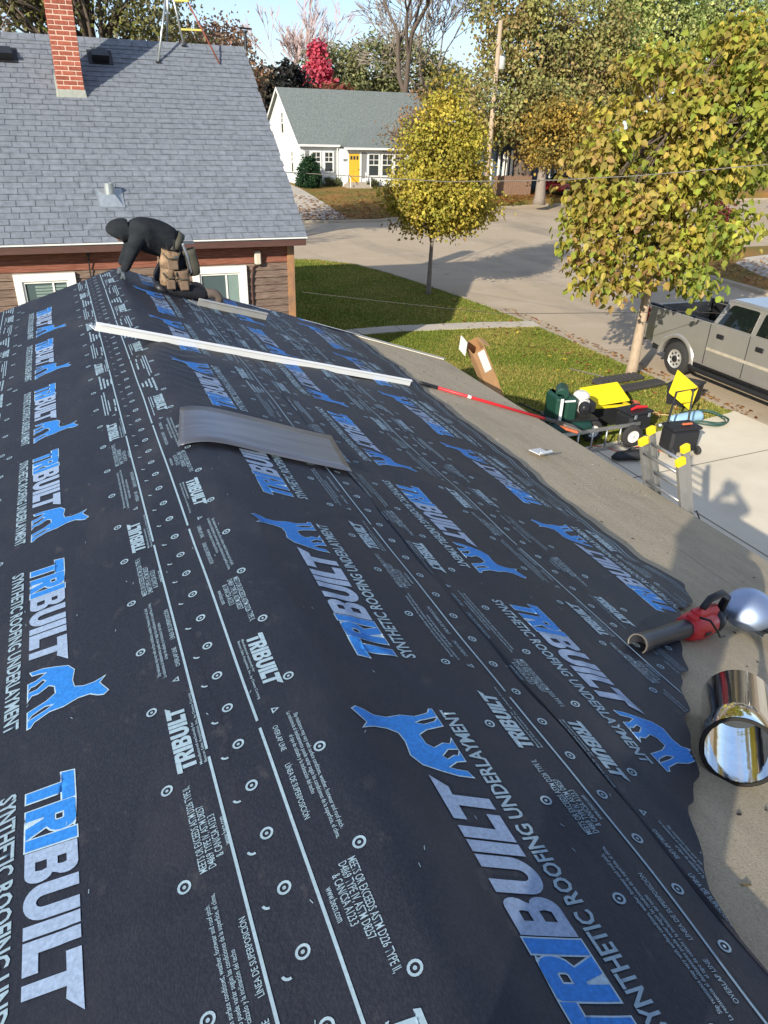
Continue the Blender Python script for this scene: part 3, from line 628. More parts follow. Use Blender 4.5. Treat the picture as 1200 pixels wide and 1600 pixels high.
# shiny coil of flashing, open end to the viewer
def coil(name, label, f, bk, r, m, tail=False):
    f = Vector(f); bk = Vector(bk); ax = (bk - f).normalized(); Lg = (bk - f).length; o = thing(name, label, 'metal coil', f)
    z0 = Vector((0, 0, 0)); a = ax.orthogonal().normalized(); c = ax.cross(a)
    b = MB(); b.lathe(z0, ax, [(0, r), (Lg, r), (Lg, r - .004), (Lg, r - .014), (0.0, r - .014)], 72, False); b.build('outer_wrap', m, o, smooth=False)
    for p in o.children[0].data.polygons: p.use_smooth = True
    b = MB(); rows = []                # spiral edge of the inner wraps
    n = 220
    for i in range(n + 1):
        an = 2 * math.pi * 4 * i / n; rr = r - .006 - .010 * i / n
        d = a * math.cos(an) + c * math.sin(an); rows.append([d * rr + ax * .0015 * (i % 3), d * rr + ax * (Lg - .002)])
    b.strip(rows); b.build('inner_wrap', m, o, smooth=True)
    b = MB(); b.lathe(ax * -.0012, ax, [(0, r - .002), (.003, r - .002), (.003, r - .013), (0, r - .013), (0, r - .002)], 72, False); b.build('cut_rim', m_edge, o)
    b = MB(); d0 = (a * math.cos(2.2) + c * math.sin(2.2)); d1 = (a * math.cos(2.5) + c * math.sin(2.5)); rows = []
    for i in range(14):
        an = 2.0 + i * .06; dd = a * math.cos(an) + c * math.sin(an); rr = r + .002 + .022 * (i / 13) ** 2; rows.append([dd * rr + ax * .004, dd * rr + ax * (Lg - .004)])
    b.strip(rows); b.build('loose_end', m, o, smooth=True)
    return o
coil('metal_coil', 'bright mirror finish metal coil lying on the membrane, open end facing the viewer', (1.80, 1.175, 3.19), (2.075, 1.43, 3.105), .125, m_mir)
c2 = thing('curled_flashing', 'rounded satin metal flashing piece with a mirror skirt beside the leaf blower', 'flashing', (2.96, 2.14, 2.70))
da = Vector((-.36, -.30, .90)).normalized(); b = MB(); prf = []
for i in range(15):
    a = R_(84) * (1 - i / 14); prf.append((.125 * math.cos(a) * .80, .125 * math.sin(a) + .0008))
b.lathe(Vector((0, 0, .12)), da, prf, 48, True); b.build('dome', m_sat, c2, smooth=True)
dk = Vector((.10, -.16, -.42)).normalized(); b = MB(); rows = []
for i in range(21):
    a = math.pi * (i / 20) * 1.1 - .2; e1 = Vector((.78, -.62, 0)); e2 = dk.cross(e1).normalized(); q_ = e1 * math.cos(a) + e2 * math.sin(a) * -1
    rows.append([Vector((0, 0, .12)) + q_ * .118, Vector((0.03, -.02, .05)) + q_ * .10, Vector((.10, -.12, -.0)) + q_ * .055])
b.strip(rows); b.build('skirt', m_mir, c2, smooth=True)
b = MB(); rows = []
for i in range(16):
    t = i / 15; p = Vector((3.03 - .02 * t, 2.06 - .36 * t, 0)); p.z = ZR - SL * (p.x - XR) + .02 + .10 * (1 - t) ** 2
    q_ = p + Vector((.2 - .06 * t, .02, 0)); q_.z = ZR - SL * (q_.x - XR) + .03 + .10 * (1 - t)
    rows.append([p - c2.location, q_ - c2.location])
b.strip(rows); b.build('bent_strip', m_mir, c2, smooth=True)
m_dk0 = mat('throat_shade', S(12, 12, 13), .9)
# cordless leaf blower
m_red = mat('tool_red', S(196, 34, 40), .42, 0, .06, 8., spec=.5); m_blk = mat('black_plastic', S(34, 34, 37), .45, 0, .15, 10., .1, 90., spec=.4); m_tubeb = mat('blower_tube', S(50, 50, 55), .38, 0, .12, 9., spec=.4)
p0 = Vector((2.00, 1.895, 3.05)); p1 = Vector((2.62, 2.10, 2.862)); ax = (p1 - p0).normalized(); bl = thing('leaf_blower', 'red and black cordless leaf blower lying on the right roof edge', 'leaf blower', p0)
b = MB(); b.lathe((0, 0, 0), ax, [(0, .043), (.012, .044), (.2, .041), (.42, .045), (.66, .049), (.66, .03), (.1, .036), (0, .0395), (0, .043)], 28, False); b.build('tube', m_tubeb, bl, smooth=True); b = MB(); b.lathe(ax * .16, ax, [(0, .001), (.002, .037), (.004, .001)], 24, False); b.build('tube_shade_disc', m_dk0, bl)  # black disc across the bore stands in for the shade inside the tube
b = MB(); b.lathe((0, 0, 0), ax, [(-.001, .0445), (.006, .0455), (.010, .0445), (.010, .039), (-.001, .039), (-.001, .0445)], 28, False); b.build('nozzle_ring', mat('nozzle_edge', S(96, 92, 84), .5), bl, smooth=True)
up = NR; side = ax.cross(up).normalized()
MX = Matrix((ax, side, ax.cross(side) * -1)).transposed()
b = MB(); b.lathe(ax * .46, ax, [(0, .052), (.015, .06), (.07, .069), (.16, .074), (.24, .066), (.27, .05)], 20); b.build('fan_housing', m_red, bl, smooth=True)
b = MB(); b.rbox(ax * .60 + up * .068 + side * .0, (.24, .055, .07), .016, MX); b.rbox(ax * .50 + up * .06, (.09, .05, .04), .012, MX); b.build('upper_housing', m_red, bl, bevel=.004)
b = MB(); b.tube([ax * .54 + up * .09, ax * .58 + up * .15, ax * .70 + up * .165, ax * .80 + up * .13, ax * .80 + up * .05], [.016, .018, .019, .02, .022], 10); b.build('handle', m_blk, bl, smooth=True)
b = MB(); b.lathe(ax * .73, ax, [(0, .06), (.03, .066), (.06, .062), (.075, .04)], 16); b.build('intake_grille', m_blk, bl, smooth=True)
b = MB(); b.rbox(ax * .83 + up * .02, (.09, .075, .07), .012, MX); b.build('battery', m_blk, bl)
b = MB(); b.box(ax * .60 + side * -.033 + up * .075, (.05, .006, .012), MX); b.box(ax * .57 + side * .072 , (.06, .004, .02), MX); b.build('housing_slot', m_blk, bl)
b = MB(); pts = [ax * .45 + up * .09 + side * .04, ax * .43 + up * .11 + side * .09, ax * .52 + up * .05 + side * .12, ax * .62 + up * .0 + side * .11, ax * .72 - up * .02 + side * .1]; b.tube(pts, .006, 6); b.build('wrist_strap', m_blk, bl, smooth=True)
# roofing shovel: red pole with black grip and orange scraper head hanging over the eave
sp0 = on_roof(2.66, 6.50, .03); sp1 = on_roof(4.03, 6.22, .035); d = (sp1 - sp0).normalized(); sh = thing('roofing_scraper', 'red handled roofing scraper lying down the bare eave strip', 'scraper', sp0)
b = MB(); b.tube([d * .17, d * (sp1 - sp0).length], .016, 10); b.build('pole', m_red, sh, smooth=True)
b = MB(); b.tube([d * -.02, d * .0, d * .17, d * .18], [.014, .019, .019, .017], 10); b.build('grip', m_blk, sh, smooth=True)
b = MB(); b.tube([d * .52, d * .56], .0175, 10); b.build('pole_label', m_white, sh)
e = d * (sp1 - sp0).length; MS = Matrix((d, NR.cross(d).normalized(), NR)).transposed()
b = MB(); b.tube([e - d * .02, e + d * .14], .021, 8); b.box(e + d * .17, (.1, .05, .04), MS); b.build('socket', m_blk, sh)
b = MB(); b.hexa([e + d * .2 + MS @ Vector(q) for q in ((0, -.07, -.012), (.2, -.11, -.012), (.2, .11, -.012), (0, .07, -.012), (0, -.07, .012), (.2, -.11, .004), (.2, .11, .004), (0, .07, .012))]); b.build('scraper_blade', mat('scraped_steel', S(128, 118, 108), .5, .6, .2, 14.), sh, bevel=.004)
b = MB(); b.rbox(e + d * .3 - NR * .03 , (.16, .2, .03), .01, MS); b.build('heel_wedge', mat('orange_paint', S(206, 108, 66), .5, 0, .1, 9.), sh)
# aluminium ladder standing at the eave
m_lad = mat('ladder_aluminium', S(186, 186, 184), .36, .85, .08, 12., .1, 40.); m_yel = mat('yellow_plastic', S(232, 204, 30), .42, 0, .06, 9., spec=.45)
la = thing('extension_ladder', 'aluminium extension ladder with yellow end caps standing at the right eave', 'ladder', (5.28, 4.3, 0.015))
bt = Vector((5.28, 0, .015)); tp = Vector((4.335, 0, 2.68)); dl = (tp - bt).normalized(); nl = Vector((dl.z, 0, -dl.x))
def lad(y): return Vector((0, y - 4.3, 0))
MLd = Matrix((nl, Vector((0, 1, 0)), dl)).transposed()
for y, sg in ((4.12, 1), (4.60, -1)):
    for of, lo, hi, wd in ((0., .0, .97, .075), (.072, .06, 1.0, .065)):
        Ln = (tp - bt).length; a = lad(y + sg * (.022 if of else 0)) + dl * Ln * lo + nl * of; c = lad(y + sg * (.022 if of else 0)) + dl * Ln * hi + nl * of; mid = (a + c) / 2; h = (c - a).length
        b = MB(); b.box(mid, (wd, .006, h), MLd)
        for e_ in (-1, 1): b.box(mid + nl * e_ * (wd / 2 - .003) + Vector((0, sg * .016, 0)), (.006, .026, h - .001), MLd)
        b.build('rail', m_lad, la)
        b = MB(); b.rbox(c + dl * .005 + Vector((0, sg * .012, 0)), (wd + .016, .05, .075), .012, MLd); b.build('end_cap', m_yel, la)
    b = MB(); b.rbox(lad(y) + dl * .02, (.11, .07, .05), .01, MLd); b.build('foot', m_blk, la)
k = .18
while k < 2.7:
    b = MB(); b.tube([lad(4.125) + dl * k, lad(4.595) + dl * k], .0165, 10); b.build('rung', m_lad, la, smooth=True)
    if k > .4 and k + .08 < 2.75: b = MB(); b.tube([lad(4.145) + dl * (k + .07) + nl * .072, lad(4.575) + dl * (k + .07) + nl * .072], .0155, 10); b.build('rung', m_lad, la, smooth=True)
    k += .305
b = MB(); b.tube([lad(4.1) + dl * 2.2 + nl * .1, lad(4.05) + dl * 1.6 + nl * .22, lad(3.98) + dl * .9 + nl * .3, lad(4.05) + dl * .1 + nl * .2], .006, 6); b.build('pull_rope', m_blk, la)
# ================================================================== THE WOODEN HOUSE BEYOND
m_shin = mat('grey_shingle', S(108, 113, 120), .92, 0, .1, 9., .6, 260., spec=.2, col2=S(132, 137, 144), objrand=.05, detail=10)
m_sid = mat('weathered_board', S(78, 60, 52), .85, 0, .2, 9., .6, 30., stretch=(.5, 3, 9), col2=S(136, 118, 104), objrand=.16, spec=.2)
m_sidr = mat('red_stained_board', S(104, 58, 44), .8, 0, .2, 8., .5, 30., stretch=(.5, 3, 9), col2=S(150, 100, 82), objrand=.1, spec=.2)
m_brown = mat('brown_fascia', S(84, 56, 48), .7, 0, .15, 8., stretch=(.5, 3, 3)); m_brick = mat('red_brick', S(136, 74, 60), .9, 0, .16, 22., .4, 60., col2=S(166, 98, 80), objrand=.2, spec=.2)
m_mort = mat('mortar', S(206, 176, 156), .95, 0, .1, 20., .4, 60.); m_lead = mat('grey_flashing', S(158, 160, 148), .6, .2, .15, 9., .2, 20.)
m_pane = glassm('window_pane', S(78, 92, 92), .08); m_blind = mat('window_blind', S(120, 138, 130), .7, 0, .05, 8.)
HY, HX0, HX1, EZ = 14.0, -6.5, 4.2, 3.03      # eave line Y, gable ends, eave height
RY, RZ = 18.3, 3.03 + .75 * 4.3
ho = thing('wooden_house', 'weathered wood sided house with steep grey shingle roof and brick chimney', 'house', (0, 16, 0))
wl = MB(); wl.bx(HX0 + .15, HX1 - .16, HY + .40, 22.2, 0, EZ + .05).build('wall', m_sid, ho, True); wl = ho.children[0]
b = MB().prism([(HY + .4, EZ + .06), (22.2, EZ + .06), (RY, RZ - .16)], lambda y, z: (HX0 + .15, y, z), lambda y, z: (HX1 - .16, y, z)); b.build('gable_wall', m_sid, ho, True)
z = .1; i = 0
while z < EZ - .03:
    b = MB(); h = .135; top = z + h + .012
    b.hexa([(HX0 + .14, HY + .352, z), (HX1 - .28, HY + .352, z), (HX1 - .28, HY + .398, z), (HX0 + .14, HY + .398, z), (HX0 + .14, HY + .384, top), (HX1 - .28, HY + .384, top), (HX1 - .28, HY + .398, top), (HX0 + .14, HY + .398, top)])
    b.build('siding_board', m_sidr if z > 2.52 else m_sid, wl, True); z += h; i += 1
b = MB().bx(HX1 - .28, HX1 - .145, HY + .335, HY + .41, 0, EZ - .0); b.build('corner_board', mat('rusty_corner', S(112, 92, 78), .85, 0, .2, 3., .3, 30., col2=S(176, 126, 82), stretch=(2, 2, 1)), ho, True)
b = MB().bx(HX0, HX1 - .02, HY + .03, HY + .39, EZ - .07, EZ - .045); b.build('soffit', m_brown, ho, True)
b = MB().bx(HX0, HX1, HY + .005, HY + .03, EZ - .16, EZ - .012); b.build('fascia', m_brown, ho, True)
b = MB().bx(HX0, HX1 + .015, HY - .03, HY + .012, EZ - .03, EZ - .008); b.build('drip_edge', m_white, ho, True)
ro = MB(); ro.hexa([(HX0, HY, EZ - .05), (HX1, HY, EZ - .05), (HX1, RY, RZ - .05), (HX0, RY, RZ - .05), (HX0, HY, EZ), (HX1, HY, EZ), (HX1, RY, RZ), (HX0, RY, RZ)])
ro.hexa([(HX0, RY + .002, RZ - .05), (HX1, RY + .002, RZ - .05), (HX1, 22.6, EZ - .05), (HX0, 22.6, EZ - .05), (HX0, RY + .002, RZ), (HX1, RY + .002, RZ), (HX1, 22.6, EZ), (HX0, 22.6, EZ)])
ro = ro.build('roof', m_shin, ho, True)
ang = math.atan(.75); ks = Vector((0, .8, .6)); kn = Vector((0, -.6, .8)); EX = .142
tabm = MB(); Wd, Ln, th = .292, .165, .011
tabm.hexa([(0, 0, .006), (Wd, 0, .006), (Wd, Ln, -.004), (0, Ln, -.004), (0, 0, .006 + th), (Wd, 0, .006 + th), (Wd, Ln, .001), (0, Ln, .001)])
tme = bpy.data.meshes.new('shingle'); tme.from_pydata(tabm.v, [], tabm.f); tme.materials.append(m_shin)
rest = MB(); cnt = 0; cands = []
for r in range(38):
    x = HX0 - (.0 if r % 2 else .146) - .04 * math.sin(r * 2.3); j = 0
    while x < HX1 + .01:
        x1 = min(x + Wd, HX1 + .02); x0 = max(x, HX0)
        if x1 - x0 > .05: cands.append((r, x0, x1, random.uniform(-.006, .006), random.uniform(0, .006)))
        x += .302
for (r, x0, x1, dy, dz) in cands:
    base = Vector((x0, HY, EZ)) + ks * (r * EX - .02 + dy) + kn * (.001 + dz)
    if cnt < 300 and r < 17 and x0 > -1.25 and x1 - x0 > .28:
        link('shingle', tme, ro, base - ORG[ho.name], (ang, 0, 0)); cnt += 1
    else:
        k_ = (x1 - x0) / Wd
        rest.add([base + Vector((v[0] * k_, 0, 0)) + ks * v[1] + kn * v[2] for v in tabm.v], tabm.f)
stuff(rest.build('shingle_courses', m_shin, ro, True))
x = HX0
while x < HX1:
    b = MB(); x1 = min(x + .29, HX1 + .02)
    for s in (-1, 1): b.hexa([(x, RY + .004 * s, RZ + .012), (x1, RY + .004 * s, RZ + .012), (x1, RY + s * .15, RZ - .105), (x, RY + s * .15, RZ - .105), (x, RY + .004 * s, RZ + .03), (x1, RY + .004 * s, RZ + .03), (x1, RY + s * .16, RZ - .09), (x, RY + s * .16, RZ - .09)] if s > 0 else
        [(x, RY + s * .15, RZ - .105), (x1, RY + s * .15, RZ - .105), (x1, RY, RZ + .012), (x, RY, RZ + .012), (x, RY + s * .16, RZ - .09), (x1, RY + s * .16, RZ - .09), (x1, RY, RZ + .03), (x, RY, RZ + .03)])
    if x > -3: b.build('ridge_cap', m_shin, ro, True)
    x += .3
# chimney
ch = MB(); CX0, CX1, CY0, CY1 = .335, .805, 16.9, 17.37
ch = ch.bx(CX0 + .008, CX1 - .008, CY0 + .008, CY1 - .008, 4.9, 8.6).build('chimney', m_mort, ho, True)
def brick_me(lx, ly):
    b = MB(); b.rbox((0, 0, 0), (lx, ly, .062), .005); me = bpy.data.meshes.new('brick'); me.from_pydata(b.v, [], b.f); me.materials.append(m_brick); return me
BS, BH, BSi = brick_me(.222, .1), brick_me(.105, .1), brick_me(.1, .222)
zc = 5.36; r = 0
while zc < 8.2:
    jz = random.uniform(-.002, .002)
    front = [(CX0 + .113, BS), (CX1 - .113, BS)] if r % 2 == 0 else [(CX0 + .054, BH), ((CX0 + CX1) / 2, BS), (CX1 - .054, BH)]
    for cx, me in front: link('brick', me, ch, Vector((cx, CY0 + .05 + random.uniform(-.002, .002), zc + jz)) - ORG[ho.name])
    for cx in (CX0 + .0501, CX1 - .0501):
        for cy in (CY0 + .225, CY0 + .36) if r % 2 else (CY0 + .22,): link('brick', BSi, ch, Vector((cx, cy, zc)) - ORG[ho.name], scale=(1, .55 if r % 2 else 1, 1))
    zc += .0785; r += 1
b = MB(); b.hexa([(CX0 - .05, CY0 - .03, 5.13), (CX1 + .04, CY0 - .03, 5.13), (CX1 + .04, CY0 + .3, 5.3), (CX0 - .05, CY0 + .3, 5.3), (CX0 - .02, CY0 - .012, 5.325), (CX1 + .012, CY0 - .012, 5.325), (CX1 + .012, CY1, 5.6), (CX0 - .02, CY1, 5.6)]); b.build('chimney_flashing', m_lead, ho, True, bevel=.01)
# windows
for (a, c) in ((-.90, .09), (2.10, 3.11)):
    y = HY + .35; top = 2.50; bot = 1.05; f = .125
    wn = MB(); wn.bx(a + f, c - f, y - .0, y + .03, bot + f, top - f); wn = wn.build('window', m_pane, ho, True)
    for q in ((a, a + f, bot, top), (c - f, c, bot, top), (a + f, c - f, top - f, top), (a + f, c - f, bot, bot + f)):
        b = MB().bx(q[0], q[1], y - .055, y + .03, q[2], q[3]); b.build('frame', m_white, wn, True, bevel=.006)
    b = MB()
    for q in ((a + f, a + f + .035, bot + f, top - f), (c - f - .035, c - f, bot + f, top - f), (a + f + .035, c - f - .035, top - f - .035, top - f), ((a + c) / 2 + .1, (a + c) / 2 + .13, bot + f, top - f - .036)): b.bx(q[0], q[1], y - .028, y - .002, q[2], q[3])
    b.build('sash', m_white, wn, True)
    b = MB()
    if a < 0:
        for k in range(12): b.bx(a + f + .19, c - f - .04, y - .012, y - .004, 2.26 - k * .05, 2.295 - k * .05)
    else: b.bx((a + c) / 2 + .135, c - f - .04, y - .012, y - .004, bot + .2, top - f - .04)
    b.build('blind', m_blind, wn, True)
b = MB(); b.rbox((3.33, HY + .29, 2.63), (.12, .1, .24), .02); b.build('wall_box', mat('grey_box', S(196, 184, 166), .6), ho, True)
b = MB(); b.tube([(3.30, HY + .33, 2.5), (3.24, HY + .33, 2.46), (3.2, HY + .33, 2.2), (3.2, HY + .33, .1)], .018, 6); b.build('conduit', m_brown, ho, True)
b = MB(); b.bx(.32, .38, HY + .27, HY + .34, 2.78, 2.84); b.tube([(.35, HY + .3, 2.78), (.34, HY + .32, 2.5), (.38, HY + .33, 1.5)], .012, 6); b.build('cable_bracket', m_blk, ho, True)
# roof vents and plumbing boot
def roofpt(x, s_): return Vector((x, HY, EZ)) + ks * s_ + kn * .012
MH = Matrix((Vector((1, 0, 0)), ks, kn)).transposed()
for vx, vsl in ((-.50, 4.72), (1.22, 4.80)):
    p = roofpt(vx, vsl); b = MB(); b.box(p + kn * .006, (.46, .42, .012), MH)
    b.hexa([p + MH @ Vector(q) for q in ((-.15, -.16, .013), (.15, -.16, .013), (.15, .14, .013), (-.15, .14, .013), (-.16, -.18, .17), (.16, -.18, .17), (.13, .12, .10), (-.13, .12, .10))]); b.build('roof_vent', m_blk, ro, True)
p = roofpt(.875, 1.0); b = MB(); b.box(p + kn * .01, (.44, .46, .008), MH)
b.hexa([p + MH @ Vector(q) for q in ((-.19, -.20, .014), (.19, -.20, .014), (.19, .18, .014), (-.19, .18, .014), (-.08, -.02, .10), (.08, -.02, .10), (.08, .12, .05), (-.08, .12, .05))])
b.build('vent_boot', mat('galvanised', S(178, 184, 184), .35, .7, .1, 12.), ro, True); b = MB(); b.lathe(p + Vector((0, .01, .03)), (0, 0, 1), [(0, .085), (.22, .085), (.22, .072), (.08, .072)], 20, True); b.build('vent_pipe', MATS['galvanised'], ro, True, smooth=False)
b = MB(); b.lathe((4.23, RY - .05, RZ - .02), (0, 0, 1), [(0, .035), (.3, .032), (.3, .06), (.34, .06)], 10); b.tube([(4.12, RY - .05, RZ + .36), (4.34, RY - .05, RZ + .35)], .02, 6); b.build('ridge_bracket', m_blk, ro, True)
# antenna tripod on the ridge
an = thing('antenna_mast', 'tripod antenna mast with a red guy pole on the house ridge', 'antenna', (2.7, RY, RZ)); o_ = Vector((2.7, RY, RZ)); topp = Vector((2.75, RY, RZ + 1.15))
m_gal = MATS['galvanised']
for ft in ((2.32, 17.78, 5.89), (2.93, 18.22, 6.23), (2.62, 18.8, 5.9)): b = MB(); b.tube([Vector(ft) - o_, topp - o_], .022, 8); b.build('leg', m_gal, an, smooth=True); b = MB(); b.box(Vector(ft) - o_, (.1, .1, .03)); b.build('foot', m_blk, an)
b = MB(); b.tube([topp - o_ - Vector((0, 0, .3)), topp - o_ + Vector((0, 0, 2.2))], .025, 8); b.build('mast', m_gal, an, smooth=True)
b = MB(); b.tube([Vector((3.56, 17.8, 5.92)) - o_, Vector((2.80, 18.2, 7.5)) - o_], .016, 8); b.build('guy_pole', mat('rust_red', S(150, 84, 66), .7, 0, .2, 10.), an, smooth=True)
for zz, xa, xb in ((6.50, 2.88, 3.28), (6.98, 2.80, 3.06)): b = MB(); b.tube([Vector((xa, 18.1, zz)) - o_, Vector((xb, 17.98, zz)) - o_], .02, 6); b.build('spreader', mat('pale_yellow', S(206, 190, 96), .6), an)
# overhead service wires
m_wire = mat('wire', S(70, 66, 60), .6); m_wirel = mat('pale_wire', S(112, 106, 96), .55)
def wire(label, pts, r, m, sag=0.):
    P = [Vector(p) for p in pts]; Q = []
    for i in range(len(P) - 1):
        for k in range(12):
            t = k / 12; q = P[i].lerp(P[i + 1], t); q.z -= sag * 4 * t * (1 - t); Q.append(q)
    Q.append(P[-1]); b = MB(); b.tube(Q, r, 5); o = b.build('overhead_wire', m, None, origin=P[0], smooth=True); return tag(o, label, 'wire')
wire('thick overhead wire crossing in front of both yellow trees', [(4.4, 17.3, 3.93), (6.7, 13.25, 4.015), (7.78, 11.35, 4.18), (8.46, 10.13, 4.33), (9.35, 8.56, 4.58), (14, .3, 6.0)], .008, m_wirel, .0)
wire('thin low wire from the wooden house corner across the lawn to the truck', [(4.2, 14.5, 1.92), (7.87, 12.9, 1.62), (11.8, 11.9, 1.64), (15.0, 11.4, 1.42), (30, 9, 1.3)], .006, m_wire, .01)
wire('wire descending from the wooden pole to the right', [(27.1, 47, 6.6), (32.5, 45, 4.9), (44, 41, 4.6)], .03, m_wirel, .3)
# ================================================================== PEOPLE
m_hood = mat('black_fleece', S(40, 43, 46), .95, 0, .25, 7., 1., 14., spec=.12, stretch=(1, 1, 1.8)); m_pant = mat('black_trousers', S(34, 35, 40), .85, 0, .15, 9., .5, 22., spec=.2); m_skin = mat('skin', S(178, 128, 104), .55, 0, .06, 12., spec=.35)
m_tan = mat('tan_canvas', S(96, 80, 66), .85, 0, .15, 16., .8, 40., spec=.2, col2=S(168, 140, 110)); m_boot = mat('worn_boot', S(96, 84, 74), .8, 0, .2, 14., .3, 50.); m_glove = mat('work_glove', S(70, 78, 84), .8, 0, .2, 16.)
m_tan2 = mat('dark_canvas', S(112, 92, 74), .85, 0, .2, 14., .3, 60.)
m_olive = mat('olive_nylon', S(72, 70, 58), .8, 0, .15, 14.)
def hand(name, wrist, d, up, m, parent, L_=.17, curl=.5):
    d = Vector(d).normalized(); up = Vector(up); up = (up - d * up.dot(d)).normalized(); sd = d.cross(up); w_ = Vector(wrist)
    J = {'w': (w_, .026), 'p': (w_ + d * .045, (.034, .02)), 'k': (w_ + d * .085, (.034, .016))}; E_ = [('w', 'p'), ('p', 'k')]
    for i, (off, l) in enumerate(((-.03, .062), (-.01, .072), (.01, .068), (.029, .054))):
        a = w_ + d * .088 + sd * off; c = a + d * l * .5 - up * l * .25 * curl; e = c + d * l * .35 - up * l * .55 * curl
        J['a%d' % i] = (a, .0098); J['b%d' % i] = (c, .0092); J['c%d' % i] = (e, .0078); E_ += [('k', 'a%d' % i), ('a%d' % i, 'b%d' % i), ('b%d' % i, 'c%d' % i)]
    a = w_ + d * .035 - sd * .035 - up * .01; c = a + d * .03 - sd * .022 - up * .014; e = c + d * .03 - up * .012; J['t0'] = (a, .012); J['t1'] = (c, .011); J['t2'] = (e, .0085); E_ += [('p', 't0'), ('t0', 't1'), ('t1', 't2')]
    return skin_body(name, J, E_, 'w', m, parent, 1)
def head_mesh(name, c, fwd, up, r, m, parent):
    """a head with brow, nose, mouth, chin and ears, looking along fwd"""
    fwd = Vector(fwd).normalized(); up = Vector(up); up = (up - fwd * up.dot(fwd)).normalized(); sd = fwd.cross(up); c = Vector(c); b = MB(); n, k = 20, 16; vs_ = []
    for j in range(k + 1):
        ph = -H_ + math.pi * j / k
        for i in range(n):
            th = 2 * math.pi * i / n; x, y, z = math.cos(ph) * math.cos(th), math.cos(ph) * math.sin(th), math.sin(ph)
            rx = .98; ry = .78; rz = 1.2
            if x > 0:
                if abs(y) < .25: rx += .20 * math.exp(-((z + .12) / .16) ** 2) * math.exp(-(y / .13) ** 2); rx += .06 * math.exp(-((z + .55) / .1) ** 2); rx -= .05 * math.exp(-((z + .42) / .05) ** 2)
                rx -= .10 * math.exp(-((z - .06) / .1) ** 2) * math.exp(-((abs(y) - .33) / .14) ** 2); rx += .05 * math.exp(-((z - .24) / .08) ** 2)
            if z < -.4: ry *= 1 - .3 * (-z - .4)
            vs_.append(c + (fwd * x * rx + sd * y * ry + up * z * rz) * r)
    fs = [(j * n + i, j * n + (i + 1) % n, (j + 1) * n + (i + 1) % n, (j + 1) * n + i) for j in range(k) for i in range(n)]
    b.add(vs_, fs)
    for s in (-1, 1): b.lathe(c + sd * s * r * .78, sd * s, [(0, r * .2), (r * .06, r * .22), (r * .1, r * .1)], 10)
    o = b.build(name, m, parent, smooth=True); b = MB()
    for s in (-1, 1): b.lathe(c + fwd * r * .80 + sd * s * r * .33 + up * r * .06, fwd, [(0, r * .12), (r * .05, r * .09), (r * .07, .002)], 10)
    b.build('eye', mat('eye_dark', S(30, 26, 24), .2), o); return o
po = Vector((.95, 8.1, 3.34)); pe = thing('person', 'kneeling roofer in black hoodie and tan tool belt bent over the ridge end', 'person', po)
def q(x, y, z): return Vector((x, y, z)) - po
J = {'pel': (q(1.05, 8.12, 3.76), (.15, .17)), 'sp': (q(.95, 8.12, 3.86), (.165, .18)), 'ch': (q(.82, 8.12, 3.90), (.185, .2)), 'up': (q(.70, 8.12, 3.92), (.165, .18)), 'nk': (q(.605, 8.12, 3.96), .125), 'hd': (q(.53, 8.12, 3.96), (.14, .135)), 'hd2': (q(.475, 8.12, 3.955), (.125, .12)), 'hd3': (q(.455, 8.12, 3.90), (.105, .1)),
     'sN': (q(.68, 7.95, 3.92), .085), 'eN': (q(.575, 7.89, 3.76), .062), 'wN': (q(.505, 7.95, 3.60), .044), 'sF': (q(.68, 8.29, 3.92), .085), 'eF': (q(.60, 8.37, 3.74), .062), 'wF': (q(.50, 8.32, 3.59), .044)}
skin_body('hooded_torso', J, [('pel', 'sp'), ('sp', 'ch'), ('ch', 'up'), ('up', 'nk'), ('nk', 'hd'), ('hd', 'hd2'), ('hd2', 'hd3'), ('up', 'sN'), ('sN', 'eN'), ('eN', 'wN'), ('up', 'sF'), ('sF', 'eF'), ('eF', 'wF')], 'pel', m_hood, pe)
J = {'pel': (q(1.05, 8.12, 3.73), (.145, .165)), 'hN': (q(1.03, 8.00, 3.66), .115), 'kN': (q(.90, 7.90, 3.45), .088), 'cN': (q(1.08, 7.88, 3.395), .082), 'aN': (q(1.31, 7.9, 3.335), .066), 'hF': (q(1.03, 8.24, 3.66), .115), 'kF': (q(.84, 8.27, 3.46), .082), 'cF': (q(1.02, 8.28, 3.41), .07), 'aF': (q(1.2, 8.29, 3.345), .052)}
skin_body('trousers', J, [('pel', 'hN'), ('hN', 'kN'), ('kN', 'cN'), ('cN', 'aN'), ('pel', 'hF'), ('hF', 'kF'), ('kF', 'cF'), ('cF', 'aF')], 'pel', m_pant, pe)
for y, dx in ((7.9, .06), (8.29, -.04)):
    J = {'a': (q(1.17 + dx, y, 3.365), .058), 'a2': (q(1.25 + dx, y, 3.35), .06), 'h': (q(1.31 + dx, y, 3.36), (.05, .056)), 'b': (q(1.36 + dx, y, 3.30), (.043, .052)), 't': (q(1.345 + dx, y, 3.245), (.032, .048))}
    skin_body('boot', J, [('a', 'a2'), ('a2', 'h'), ('h', 'b'), ('b', 't')], 'a', m_boot, pe, 1)
hand('gloved_hand', q(.505, 7.95, 3.60), (-.35, .1, -.8), (-1, 0, .4), m_glove, pe); hand('gloved_hand', q(.50, 8.32, 3.59), (-.35, -.1, -.8), (-1, 0, .4), m_glove, pe)
head_mesh('face', q(.53, 8.12, 3.925), (-.5, 0, -.86), (-.8, 0, .6), .06, m_skin, pe)
b = MB(); rows = []
